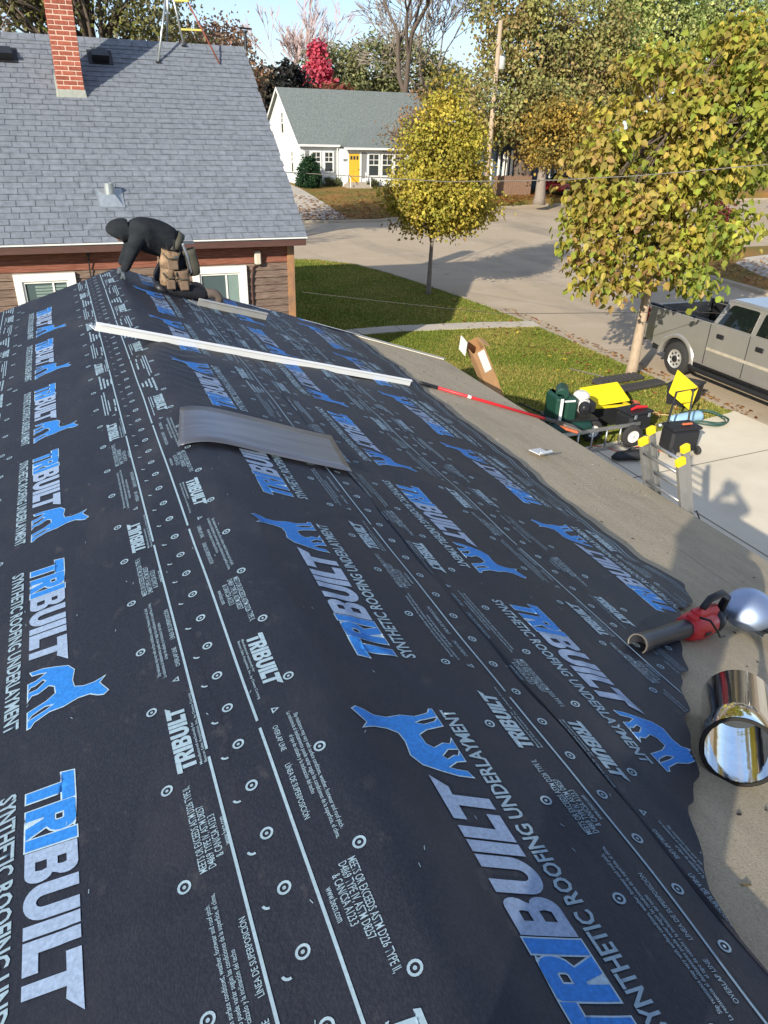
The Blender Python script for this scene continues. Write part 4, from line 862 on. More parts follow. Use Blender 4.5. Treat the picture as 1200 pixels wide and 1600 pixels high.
for i in range(25):
    a = 2 * math.pi * i / 24; c = Vector((1.02, 8.12, 3.80)); e1 = Vector((.62, 0, .78)); e2 = Vector((0, 1, 0)); ax_ = Vector((-.78, 0, .62))
    p = c + e1 * math.cos(a) * .162 + e2 * math.sin(a) * .185; rows.append([p + ax_ * .035 - po, p - ax_ * .035 - po])
b.strip(rows); tb = b.build('tool_belt', m_olive, pe, smooth=True); sm = tb.modifiers.new('s', 'SOLIDIFY'); sm.thickness = .012
def pouch(c, w_, d_, h_, m, tilt=0.):
    b = MB(); Mt = Matrix.Rotation(tilt, 3, 'Y'); rows = []
    for t, kx, ky in ((0, .55, .5), (.06, .8, .8), (.35, 1, 1), (.8, .98, .9), (1, 1.05, 1.05), (1.0, .9, .85), (.6, .85, .8)):
        ring = []
        for i in range(13):
            a = 2 * math.pi * i / 12; ring.append(Vector(c) - po + Mt @ Vector((math.copysign(abs(math.cos(a)) ** .6, math.cos(a)) * w_ / 2 * kx, math.copysign(abs(math.sin(a)) ** .6, math.sin(a)) * d_ / 2 * ky, (t - 1) * h_)))
        rows.append(ring)
    b.strip(rows); return b.build('tool_pouch', m, tb, smooth=True)
pouch((.965, 7.87, 3.79), .18, .12, .19, m_tan, .3); pouch((.915, 7.85, 3.63), .14, .11, .17, m_tan, .2); pouch((1.04, 7.85, 3.61), .15, .11, .18, m_tan2, -.05); pouch((1.14, 7.90, 3.80), .13, .12, .26, m_olive, -.2); pouch((1.00, 8.39, 3.74), .22, .12, .26, m_tan, .1)
b = MB(); b.tube([q(1.08, 7.86, 3.86), q(1.12, 7.85, 3.72), q(1.14, 7.85, 3.58)], .014, 8); b.box(q(1.14, 7.85, 3.87), (.1, .03, .03)); b.build('hammer', m_alu, tb)
b = MB(); b.rbox(q(1.0, 7.80, 3.74), (.03, .012, .03), .005); b.build('buckle', m_alu, tb)
for c_, w2 in (((.965, 7.802, 3.71), .17), ((.925, 7.772, 3.53), .14), ((1.055, 7.786, 3.51), .14)):
    b = MB(); b.tube([q(c_[0] - w2 / 2, c_[1] + .03, c_[2] + .07), q(c_[0] - w2 * .3, c_[1] - .002, c_[2] + .02), q(c_[0] + w2 * .3, c_[1] - .002, c_[2] + .02), q(c_[0] + w2 / 2, c_[1] + .03, c_[2] + .07)], .007, 6); b.build('pouch_piping', m_olive, tb, smooth=True)
    b = MB(); b.rbox(q(c_[0], c_[1] + .005, c_[2] - .045), (w2 * .62, .02, .09), .009); b.build('pouch_pocket', m_tan2, tb)
b = MB(); b.tube([q(.99, 7.83, 3.80), q(1.0, 7.82, 3.90)], .012, 6); b.tube([q(.94, 7.83, 3.78), q(.925, 7.82, 3.87)], .010, 6); b.build('tool_shafts', m_blk, tb)
b = MB(); b.lathe(q(.85, 7.93, 3.43), (-.6, 0, -.8), [(-.03, .075), (.02, .09), (.05, .07), (.055, .03)], 12); b.build('knee_pad', m_blk, pe, smooth=True)
# the photographer, known from the shadow on the roof and driveway
ph = Vector((-.33, -.32, 3.235)); pp = thing('person', 'photographer in a dark jacket standing on the roof, seen only by the shadow cast', 'person', ph); pp.scale = (1.07,) * 3
def q2(x, y, z): return Vector((x, y, z))
J = {'pel': (q2(0, 0, .92), (.17, .13)), 'sp': (q2(0, 0, 1.12), (.175, .13)), 'ch': (q2(.01, .03, 1.34), (.2, .145)), 'nk': (q2(.05, .06, 1.52), .07), 'sL': (q2(-.14, .10, 1.45), .085), 'eL': (q2(.02, .30, 1.29), .06), 'wL': (q2(.21, .27, 1.56), .042), 'sR': (q2(.2, -.08, 1.45), .09), 'eR': (q2(.46, .02, 1.32), .065), 'wR': (q2(.37, .22, 1.56), .042)}
skin_body('jacket', J, [('pel', 'sp'), ('sp', 'ch'), ('ch', 'nk'), ('ch', 'sL'), ('sL', 'eL'), ('eL', 'wL'), ('ch', 'sR'), ('sR', 'eR'), ('eR', 'wR')], 'pel', m_hood, pp)
J = {'pel': (q2(0, 0, .9), (.17, .13)), 'hL': (q2(-.1, 0, .82), .11), 'kL': (q2(-.15, .05, .44), .075), 'aL': (q2(-.17, 0, .05), .055), 'tL': (q2(-.16, .15, .02), .042), 'hR': (q2(.1, 0, .82), .11), 'kR': (q2(.17, .06, .50), .075), 'aR': (q2(.20, .02, .14), .055), 'tR': (q2(.23, .16, .11), .042)}
skin_body('trousers', J, [('pel', 'hL'), ('hL', 'kL'), ('kL', 'aL'), ('aL', 'tL'), ('pel', 'hR'), ('hR', 'kR'), ('kR', 'aR'), ('aR', 'tR')], 'pel', m_pant, pp)
head_mesh('head', q2(.08, .10, 1.68), (.7, .7, -.2), (.1, .1, 1), .098, m_skin, pp)
b = MB(); b.lathe(q2(.075, .095, 1.70), (-.08, -.08, 1), [(0, .088), (.04, .099), (.08, .088), (.11, .05), (.12, .01)], 16); b.build('cap', m_blk, pp, smooth=True)
hand('hand', q2(.21, .27, 1.56), (.12, .05, .9), (.4, .8, -.2), m_skin, pp); hand('hand', q2(.37, .22, 1.56), (-.1, .05, .9), (.4, .8, -.2), m_skin, pp)
MP = Matrix([list(AX[0]), list(AX[1]), list(AX[2])]); phn = MB(); phn.rbox((Vector((0, 0, 5)) - ph) / 1.07 + MP @ Vector((-.01, 0, .012)), (.075, .15, .008), .003, MP); phn.build('phone', m_blk, pp)
# ================================================================== TOOLS IN THE YARD
m_green = mat('compressor_green', S(26, 62, 50), .4, 0, .1, 6., spec=.5); m_tyre = mat('tyre_rubber', S(44, 43, 42), .85, 0, .15, 20., .3, 60.); m_rim = mat('white_rim', S(210, 208, 200), .45); m_tote = mat('black_tote', S(30, 31, 34), .55, 0, .12, 9., .1, 60.)
def wheel(name, c, ax, r, wdt, mt, mr, parent, hub=.55):
    wv = MB(); ax = Vector(ax).normalized(); wv.lathe(Vector(c) - ax * wdt / 2, ax, [(0, r * hub), (0, r * .88), (wdt * .15, r * .98), (wdt * .5, r), (wdt * .85, r * .98), (wdt, r * .88), (wdt, r * hub)], 24, False)
    t = wv.build(name, mt, parent, smooth=True)
    b = MB(); b.lathe(Vector(c) - ax * wdt * .46, ax, [(0, r * .56), (wdt * .1, r * .5), (wdt * .14, r * .2), (wdt * .05, r * .16), (wdt * .0, .005)], 24, False)
    b.lathe(Vector(c) + ax * wdt * .46, -ax, [(0, r * .56), (wdt * .1, r * .5), (wdt * .14, r * .2), (wdt * .05, r * .16), (wdt * .0, .005)], 24, False); b.build('rim', mr, t, smooth=True)
    return t
co = thing('air_compressor', 'dark green wheeled air compressor with petrol engine beyond the eave', 'compressor', (7.72, 10.05, .02), rz=-.15)
for i, (yy, zz) in enumerate(((-.18, .3), (.2, .3))): b = MB(); b.lathe((-.42, yy, zz), (1, 0, 0), [(0, .02), (.02, .1), (.06, .15), (.74, .15), (.78, .1), (.8, .02)], 20); b.build('air_tank', m_green, co, smooth=True)
b = MB(); b.rbox((-.30, -.04, .66), (.16, .5, .52), .05); b.build('belt_guard', m_green, co, bevel=.01)
b = MB(); b.rbox((-.06, -.05, .64), (.24, .36, .46), .05); b.lathe((-.18, -.02, .92), (.4, .9, .05), [(-.16, .09), (-.14, .115), (.14, .115), (.16, .09)], 18); b.build('pump_cover', m_green, co)
for c_, z_ in (((-.30, -.296, .66), (.05, .012, .46)), ((-.12, -.236, .82), (.2, .012, .03))): b = MB(); b.box(c_, z_); b.build('white_stripe', m_white, co)
b = MB(); b.rbox((.22, .02, .66), (.28, .34, .28), .07); b.lathe((.22, .02, .80), (0, 0, 1), [(0, .15), (.06, .13), (.1, .07)], 16); b.build('engine_cowl', mat('engine_white', S(214, 208, 198), .5, 0, .08, 9.), co, bevel=.01)
b = MB(); b.lathe((.20, -.16, .66), (.15, -1, .1), [(0, .115), (.05, .11), (.06, .07), (.085, .05)], 18); b.rbox((.38, -.04, .64), (.13, .24, .2), .03); b.build('recoil_starter', m_blk, co)
b = MB(); b.box((.02, .0, .46), (.9, .5, .03)); b.build('deck_plate', m_blk, co)
wheel('wheel', (.46, -.12, .2), (0, 1, 0), .2, .09, m_tyre, m_rim, co)
b = MB(); b.tube([(-.4, -.2, .45), (-.75, -.24, .62), (-.85, -.24, .66)], .018, 8); b.tube([(-.4, .2, .45), (-.75, .24, .62), (-.85, .24, .66)], .018, 8); b.build('handle', m_blk, co)
def tote(label, loc, rz, lidt, size=(.74, .48, .40), lid_off=(0, 0, 0), liddir='X'):
    t = thing('storage_tote', label, 'storage tote', loc, 'black storage totes with yellow lids', rz); x, y, z = (s / 2 for s in size)
    b = MB(); k = .86
    for sx, sy, ex, ey in ((-1, 0, .012, y), (1, 0, .012, y), (0, -1, x, .012), (0, 1, x, .012)):
        cx, cy = sx * x, sy * y
        b.hexa([(cx * k - ex * k, cy * k - ey * k, 0), (cx * k + ex * k, cy * k - ey * k, 0), (cx * k + ex * k, cy * k + ey * k, 0), (cx * k - ex * k, cy * k + ey * k, 0), (cx - ex, cy - ey, 2 * z), (cx + ex, cy - ey, 2 * z), (cx + ex, cy + ey, 2 * z), (cx - ex, cy + ey, 2 * z)])
    b.bx(-x * k, x * k, -y * k, y * k, .0, .02); b.build('tub', m_tote, t)
    b = MB()
    for sx in (-1, 1): b.bx(sx * x - .03, sx * x + .03, -y - .03, y + .03, 2 * z - .03, 2 * z + .004)
    for sy in (-1, 1): b.bx(-x + .03, x - .03, sy * y - .03, sy * y + .03, 2 * z - .029, 2 * z + .003)
    b.build('rim', m_yel if lidt == 'ajar' else m_tote, t)
    Mt = {'ajar': Matrix.Rotation(R_(22), 3, 'X') @ Matrix.Rotation(R_(-6), 3, 'Y'), 'stand': Matrix.Rotation(R_(-20), 3, 'Z') @ Matrix.Rotation(R_(52), 3, 'X') @ Matrix.Rotation(R_(42), 3, 'Z')}[lidt]
    b = MB(); c = Vector(lid_off); sz = (.80, .54, .03) if lidt == 'ajar' else (.62, .60, .03)
    b.rbox(c, sz, .014, Mt); b.rbox(c + Mt @ Vector((0, 0, .022)), (sz[0] * .84, sz[1] * .8, .022), .01, Mt)
    for kx in (-.25, 0, .25): b.rbox(c + Mt @ Vector((kx * sz[0], 0, .036)), (.03, sz[1] * .66, .012), .005, Mt)
    b.build('lid', m_yel, t); return t
tote('black tote with a yellow lid lying ajar on top beside the compressor', (8.95, 10.62, .02), -.1, 'ajar', lid_off=(.02, .06, .52))
tote('black tote on the lawn with its yellow lid propped up as a diamond', (11.25, 10.98, .02), .5, 'stand', (.7, .5, .42), (-.5, -.12, .42))
ll = thing('aluminium_ladder', 'light aluminium ladder resting on its side on the driveway beyond the eave', 'ladder', (7.1, 9.42, .02), rz=.03)
for zz in (.03, .40): b = MB(); b.bx(0, 1.75, -.015, .015, zz - .03, zz + .03); b.build('rail', m_lad, ll)
for k in range(6): b = MB(); b.tube([(.14 + k * .30, 0, .05), (.14 + k * .30, 0, .38)], .016, 8); b.build('rung', m_lad, ll, smooth=True)
rb = thing('wheeled_tool_box', 'black wheeled tool box with a white rimmed wheel behind the lying ladder', 'tool box', (8.85, 9.72, .02), rz=.1)
wheel('wheel', (-.20, -.28, .2), (.25, 1, 0), .20, .08, m_tyre, m_rim, rb); wheel('wheel', (.42, .3, .2), (.25, 1, 0), .20, .08, m_tyre, m_rim, rb)
b = MB(); b.rbox((.08, .02, .36), (.52, .40, .32), .05); b.build('case', m_tote, rb); b = MB(); b.rbox((.08, .02, .54), (.54, .42, .045), .015); b.build('lid', m_blk, rb); b = MB(); b.tube([(-.05, -.02, .58), (.1, .0, .6), (.3, -.04, .59)], [.02, .035, .02], 8); b.build('red_tool', m_red, rb)
for xx in (-.1, .22): b = MB(); b.rbox((xx, -.195, .5), (.06, .02, .08), .008); b.build('latch', m_gal, rb)
b = MB(); b.tube([(-.1, .02, .56), (-.06, .02, .62), (.18, .02, .62), (.22, .02, .56)], .012, 6); b.build('grab_handle', m_blk, rb)
rc = thing('rolling_case', 'black rolling tool case with a tall pull handle behind the standing ladder', 'tool case', (9.32, 8.98, .02), rz=-.1)
b = MB(); b.rbox((0, 0, .25), (.56, .36, .40), .04); b.build('case', m_tote, rc); b = MB(); b.rbox((0, 0, .475), (.58, .38, .05), .015); b.build('lid', m_blk, rc)
b = MB(); b.tube([(-.16, .18, .48), (-.02, .3, .98), (.3, .28, 1.02), (.26, .18, .48)], .02, 8); b.build('pull_handle', m_blk, rc)
for s in (-1, 1): wheel('wheel', (s * .26, -.2, .08), (1, 0, 0), .08, .05, m_tyre, m_blk, rc)
b = MB(); b.rbox((.05, -.06, .53), (.2, .05, .03), .01); b.build('orange_tool', MATS['orange_paint'], rc)
m_lblue = mat('pale_blue_plastic', S(150, 186, 206), .5, 0, .06, 9.)
bc = thing('blue_canister', 'pale blue cylinder lying on the driveway edge next to a hose', 'canister', (10.05, 9.98, .12), rz=.08)
b = MB(); b.lathe((0, 0, 0), (1, 0, 0), [(0, .03), (.03, .1), (.1, .115), (.7, .115), (.76, .1), (.8, .05)], 20); b.build('body', m_lblue, bc, smooth=True); b = MB(); b.tube([(-.3, .0, -.04), (.02, 0, 0)], .035, 10); b.build('nozzle', m_gal, bc, smooth=True)
b = MB(); pts = []
for i in range(120):
    a = i * .2; rr = .34 + .05 * math.sin(i * .37); pts.append((rr * 1.25 * math.cos(a) + .06 * math.sin(i * .11), rr * math.sin(a), .03 + .012 * (i // 31) + .025 * math.sin(a * 2) ** 2))
b.tube(pts, .013, 6); ho_ = b.build('garden_hose', mat('hose_green', S(44, 78, 66), .5), None, smooth=True); ho_.location = (10.95, 10.02, .02); tag(ho_, 'coiled dark green hose where the lawn meets the driveway', 'hose')
bag = thing('tool_bag', 'low black tool bag lying in the garage shadow on the driveway', 'bag', (8.05, 8.98, .02), rz=-.25)
b = MB(); b.tube([(-.1, 0, .06), (.0, 0, .09), (.25, .02, .1), (.5, .0, .1), (.62, -.02, .09), (.66, 0, .06)], [.03, .08, .095, .1, .12, .06], 12); b.build('bag_body', m_tote, bag, smooth=True); b = MB(); b.tube([(.1, -.02, .16), (.2, -.02, .24), (.34, -.02, .24), (.42, -.02, .18)], .014, 6); b.build('carry_strap', m_blk, bag, smooth=True)
b = MB(); pts = [(10.1 + .9 * t + .12 * math.sin(t * 17), 10.35 + .25 * math.sin(t * 9) + .3 * t, .035 + .01 * math.sin(t * 40)) for t in [k / 60 for k in range(61)]]
b.tube(pts, .012, 6); tag(b.build('air_hose', mat('tan_hose', S(190, 160, 112), .6), None, origin=(10.5, 10.4, .02), smooth=True), 'tan air hose snaking over the grass below the propped yellow lid', 'hose')
b = MB(); pts = [(7.9 + 1.3 * t, 9.55 - .5 * t + .16 * math.sin(t * 11), .03) for t in [k / 50 for k in range(51)]]
b.tube(pts, .009, 6); tag(b.build('power_cord', mat('orange_cord', S(206, 104, 48), .6), None, origin=(8.5, 9.3, .02), smooth=True), 'orange cord lying on the driveway between ladder and black bag', 'cord')
m_mat = mat('rubber_track', S(58, 56, 54), .85, 0, .15, 16., .4, 40.)
for lab, loc, rz, ln, rib in (('black ribbed rubber pad lying at the foot of the big leaved tree', (10.85, 12.55, .02), .08, 1.3, True), ('flat black rubber pad on the grass behind the propped yellow lid', (11.0, 12.02, .02), .14, 1.35, False)):
    t = thing('rubber_pad', lab, 'rubber pad', loc, None, rz); b = MB(); b.rbox((0, 0, .05), (ln, .3, .1), .03); b.build('pad', m_mat, t)
    if rib:
        for k in range(9): b = MB(); b.rbox((-ln / 2 + .1 + k * .137, 0, .105), (.075, .28, .03), .008); b.build('rib', m_mat, t)
b = MB(); b.rbox((0, 0, .04), (.26, .1, .08), .02, Matrix.Rotation(.6, 3, 'Z')); b.rbox((.08, .1, .04), (.1, .2, .05), .02); og = b.build('nail_gun', MATS['orange_paint'], None); og.location = (10.15, 11.1, .03); tag(og, 'small orange tool on the grass between the two yellow lids', 'tool')
b = MB(); b.tube([(10.32, 13.6, .05), (10.5, 13.2, .06), (10.7, 12.85, .05), (10.85, 12.66, .06)], .012, 5); rp = b.build('rope', m_wirel, None, origin=(10.3, 13.5, .04)); tag(rp, 'pale rope stretched across the grass to the rubber pads', 'rope')
m_card = mat('cardboard', S(176, 134, 92), .85, 0, .08, 6., .1, 40.)
cb = thing('cardboard_box', 'tall open cardboard box leaning outside the far eave corner', 'cardboard box', (6.3, 9.0, 0)); ux = (Vector((4.86, 8.52, 2.36)) - Vector((6.3, 9.0, 0))); Lb = ux.length; ux.normalize(); sy = Vector((.15, .9, 0)); sy = (sy - ux * sy.dot(ux)).normalized(); sx = sy.cross(ux); MBx = Matrix((sx, sy, ux)).transposed()
for nm, c, sz in (('side_panel', (-.09, 0, Lb / 2), (.006, .28, Lb)), ('side_panel', (.09, 0, Lb / 2), (.006, .28, Lb)), ('side_panel', (0, -.14, Lb / 2), (.174, .006, Lb)), ('side_panel', (0, .14, Lb / 2), (.174, .006, Lb))): b = MB(); b.box(MBx @ Vector(c), sz, MBx); b.build(nm, m_card, cb)
b = MB(); b.box(MBx @ Vector((-.13, .05, Lb + .06)), (.006, .2, .2), MBx @ Matrix.Rotation(.5, 3, 'Y')); b.build('open_flap', m_white, cb); b = MB(); b.box(MBx @ Vector((.12, -.06, Lb + .03)), (.006, .2, .1), MBx @ Matrix.Rotation(-.7, 3, 'Y')); b.build('open_flap', m_card, cb)
b = MB(); b.box(MBx @ Vector((.0945, .08, Lb - .16)), (.002, .1, .3), MBx); b.box(MBx @ Vector((.02, -.1445, Lb - .2)), (.1, .002, .36), MBx); b.build('shipping_label', m_white, cb)
b = MB(); b.box(MBx @ Vector((.04, .21, Lb / 2 - .3)), (.02, .1, Lb - .6), MBx); b.build('loose_flap', m_card, cb)
# ================================================================== PICK-UP TRUCK
m_pt = mat('pewter_paint', S(176, 172, 165), .28, .6, .03, 3., spec=.5, coat=.6); m_dark = mat('truck_black', S(24, 24, 25), .6); m_gl = glassm('truck_glass', S(20, 26, 26), .04); m_chr = mat('chrome', S(210, 210, 208), .12, 1.); m_tail = mat('tail_red', S(110, 14, 14), .25)
tk = thing('pickup_truck', 'silver grey crew cab pickup truck parked along the kerb', 'pickup truck', (12.72, 14.1, ZS), rz=0)
def T(x, s, z): return (x, -s, z)
def arch(c, r, n=12): return [(c + r * math.cos(math.pi * i / n), .40 + r * .98 * math.sin(math.pi * i / n)) for i in range(n + 1)]
prof = [(0.03, .62), (0, .95), (.02, 1.39), (1.98, 1.41), (4.4, 1.42), (5.6, 1.32), (5.86, 1.18), (5.9, .95), (5.86, .56), (5.38, .52)] + arch(4.85, .48) + [(4.30, .48), (1.72, .48)] + arch(1.17, .48) + [(.62, .54)]
for x0, x1, sg in ((.0, .075, 1), (2.0, 1.925, -1)):
    b = MB(); n = len(prof)
    def bul(s, z): return .035 * (1 - ((z - .95) / .5) ** 2)
    b.add([T(x0 - sg * max(-.02, bul(s, z)) + sg * .0, s, z) for s, z in prof] + [T(x1, s, z) for s, z in prof], [tuple(range(n)), tuple(range(2 * n - 1, n - 1, -1))] + [(i, n + i, n + (i + 1) % n, (i + 1) % n) for i in range(n)])
    b.build('body_side', m_pt, tk, bevel=.012)
b = MB(); b.hexa([T(.076, 4.42, 1.0), T(1.924, 4.42, 1.0), T(1.924, 5.8, .8), T(.076, 5.8, .8), T(.076, 4.42, 1.44), T(1.924, 4.42, 1.44), T(1.924, 5.75, 1.28), T(.076, 5.75, 1.28)]); b.build('hood', m_pt, tk)
b = MB(); b.bx(.076, 1.924, -5.895, -5.81, .6, 1.2); b.build('grille', m_dark, tk)
b = MB(); b.bx(.076, 1.924, -1.98, -.06, .84, .87); b.bx(.076, .1, -1.98, -.06, .87, 1.36); b.bx(1.9, 1.924, -1.98, -.06, .87, 1.36); b.bx(.1, 1.9, -1.98, -1.95, .87, 1.4); b.build('bed_liner', m_dark, tk)
for x_ in (.03, 1.89): b = MB(); b.bx(x_, x_ + .08, -1.97, -.0, 1.395, 1.43); b.build('bed_rail_cap', m_dark, tk)
b = MB(); b.bx(.08, 1.92, -.06, .0, .72, 1.39); b.build('tailgate', m_pt, tk, bevel=.015)
b = MB(); b.rbox((1.0, .09, .62), (1.96, .2, .2), .04); b.build('rear_bumper', m_dark, tk); b = MB(); b.rbox((1.0, 5.9 * -1 - .02, .58), (1.96, .2, .24), .05); b.build('front_bumper', m_chr, tk)
b = MB(); b.bx(.08, 1.92, -4.42, -1.99, .5, 1.38); b.build('cab_core', m_dark, tk)
cb0 = [(.03, 2.0), (1.97, 2.0), (1.97, 4.52), (.03, 4.52)]; cb1 = [(.22, 2.14), (1.78, 2.14), (1.78, 3.86), (.22, 3.86)]
b = MB(); b.hexa([T(*cb0[i], 1.405) for i in (3, 2, 1, 0)] + [T(*cb1[i], 1.90) for i in (3, 2, 1, 0)]); b.build('cab_frame', m_pt, tk, bevel=.03)
b = MB(); b.hexa([T(.20, 3.90, 1.895), T(1.80, 3.90, 1.895), T(1.80, 2.11, 1.895), T(.20, 2.11, 1.895), T(.30, 3.80, 1.945), T(1.70, 3.80, 1.945), T(1.70, 2.2, 1.945), T(.30, 2.2, 1.945)]); b.build('cab_roof', m_pt, tk, bevel=.02)
def sidewin(poly, name, m, out):
    for sg in (0, 1):
        vs_ = []
        for s, z in poly:
            t = (z - 1.405) / .495; x = .03 + .19 * t - out
            vs_.append(T(x if not sg else 2 - x, s, z))
        b = MB(); n = len(vs_); k = .02 if not sg else -.02
        b.add(vs_ + [(v[0] + k, v[1], v[2]) for v in vs_], [tuple(range(n)), tuple(range(2 * n - 1, n - 1, -1))] + [(i, (i + 1) % n, n + (i + 1) % n, n + i) for i in range(n)]); b.build(name, m, tk)
sidewin([(2.14, 1.43), (2.28, 1.81), (2.34, 1.85), (2.98, 1.85), (3.03, 1.82), (3.06, 1.43)], 'rear_door_window', m_gl, .007); sidewin([(3.18, 1.43), (3.17, 1.82), (3.2, 1.85), (3.76, 1.85), (4.30, 1.43)], 'front_door_window', m_gl, .007)
b = MB(); b.add([T(.2, 1.994, 1.46), T(1.8, 1.994, 1.46), T(1.66, 2.115, 1.85), T(.34, 2.115, 1.85)], [(0, 1, 2, 3)]); b.build('rear_window', m_gl, tk); b = MB(); b.add([T(.14, 4.50, 1.44), T(1.86, 4.50, 1.44), T(1.7, 3.93, 1.86), T(.3, 3.93, 1.86)], [(3, 2, 1, 0)]); b.build('windscreen', m_gl, tk)
for s in (2.03, 3.12, 4.36): b = MB(); b.bx(-.0385, -.03, -s - .006, -s + .006, .52, 1.4); b.build('door_gap', m_dark, tk)
b = MB(); b.bx(-.0425, -.03, -4.3, -2.05, .84, .90); b.build('door_moulding', mat('pale_moulding', S(190, 180, 160), .4, .3), tk)
for s in (2.36, 3.42): b = MB(); b.rbox(T(-.045, s, 1.20), (.035, .2, .09), .012); b.build('door_handle', m_dark, tk)
b = MB(); b.rbox(T(-.16, 4.05, 1.50), (.2, .12, .2), .03); b.build('side_mirror', m_chr, tk, bevel=.01)
b = MB(); b.tube([T(-.10, 1.75, .40), T(-.14, 1.9, .38), T(-.14, 4.1, .38), T(-.10, 4.25, .40)], .05, 10); b.build('running_board', m_dark, tk, smooth=True)
for cs in (1.17, 4.85):
    for x, ex in ((.12, 1), (1.88, -1)):
        wheel('wheel', T(x, cs, .39), (1, 0, 0), .39, .26, m_tyre, mat('steel_rim', S(200, 198, 190), .35, .5), tk, .56)
        b = MB()
        for k in range(8): a = k * math.pi / 4; b.lathe(T(x - ex * .128, cs + .14 * math.cos(a), .39 + .14 * math.sin(a)), (1, 0, 0), [(-.004, .022), (.004, .022)], 8)
        b.lathe(T(x - ex * .14, cs, .39), (1, 0, 0), [(-.02, .04), (-.01, .07), (.02, .075)], 12); b.build('lug_holes', m_dark, tk)
    b = MB(); rows = []
    for i in range(17):
        a = math.pi * i / 16; c_, s_ = math.cos(a), math.sin(a); rows.append([T(-.03, cs + .475 * c_, .4 + .465 * s_), T(-.065, cs + .50 * c_, .4 + .49 * s_), T(-.06, cs + .56 * c_, .4 + .55 * s_), T(-.025, cs + .59 * c_, .4 + .58 * s_)])
    b.strip(rows); b.build('wheel_flare', m_pt, tk, smooth=True)
    b = MB(); b.bx(.08, 1.92, -cs - .5, -cs + .5, .45, .84); b.build('inner_arch', m_dark, tk)
b = MB(); b.rbox(T(.02, .05, 1.16), (.12, .1, .36), .03); b.build('tail_light', m_tail, tk); b = MB(); b.bx(.06, 1.94, -5.2, -.3, .42, .56); b.build('chassis', m_dark, tk)
# ================================================================== TREES
m_bark = mat('bark_pale', S(168, 148, 124), .9, 0, .2, 10., .5, 40., stretch=(3, 3, .6)); m_barkd = mat('bark_dark', S(92, 80, 70), .92, 0, .2, 8., .5, 30., stretch=(3, 3, .6)); m_barkg = mat('bark_grey', S(132, 120, 108), .92, 0, .2, 8., .4, 30., stretch=(3, 3, .6))
def rvec(n): v = rng.normal(0, 1, (n, 3)); return v / np.linalg.norm(v, axis=1)[:, None]
def leaf_geo(P, L_, droop, cen=None, wide=.40, outw=.5):
    n = len(P); d = rvec(n); d[:, 2] -= droop
    if cen is not None:
        o = P - cen; o /= np.linalg.norm(o, axis=1)[:, None] + 1e-6; d += o * .45
    d /= np.linalg.norm(d, axis=1)[:, None]; nrm = rvec(n) + np.array([0, 0, .55])
    if cen is not None: nrm += o * outw
    s = np.cross(d, nrm); s /= np.linalg.norm(s, axis=1)[:, None] + 1e-6; l = L_[:, None]
    nn = np.cross(s, d)
    k = np.array([.15, .55]); a1, a2 = wide * .95, wide * .9; up = nn * l * .16
    V = np.stack([P, P + d * l * .18 + s * l * a1 + up, P + d * l * .62 + s * l * a2 * .8 + up, P + d * l - nn * l * .08, P + d * l * .62 - s * l * a2 * .8 + up, P + d * l * .18 - s * l * a1 + up], 1)
    return V.reshape(-1, 3)
LF = np.array([[0, 1, 2, 3], [0, 3, 4, 5]])
def leaf_faces(n): return (np.arange(n)[:, None, None] * 6 + LF[None]).reshape(-1, 4)
def lobepts(lobes, n, shell=.55):
    A = np.array(lobes, float); vol = A[:, 3] * A[:, 4] * A[:, 5]; i = rng.choice(len(A), n, p=vol ** .8 / (vol ** .8).sum())
    r = shell + (1 - shell) * rng.random(n) ** .7; v = rvec(n); return A[i, :3] + v * A[i, 3:6] * r[:, None], i
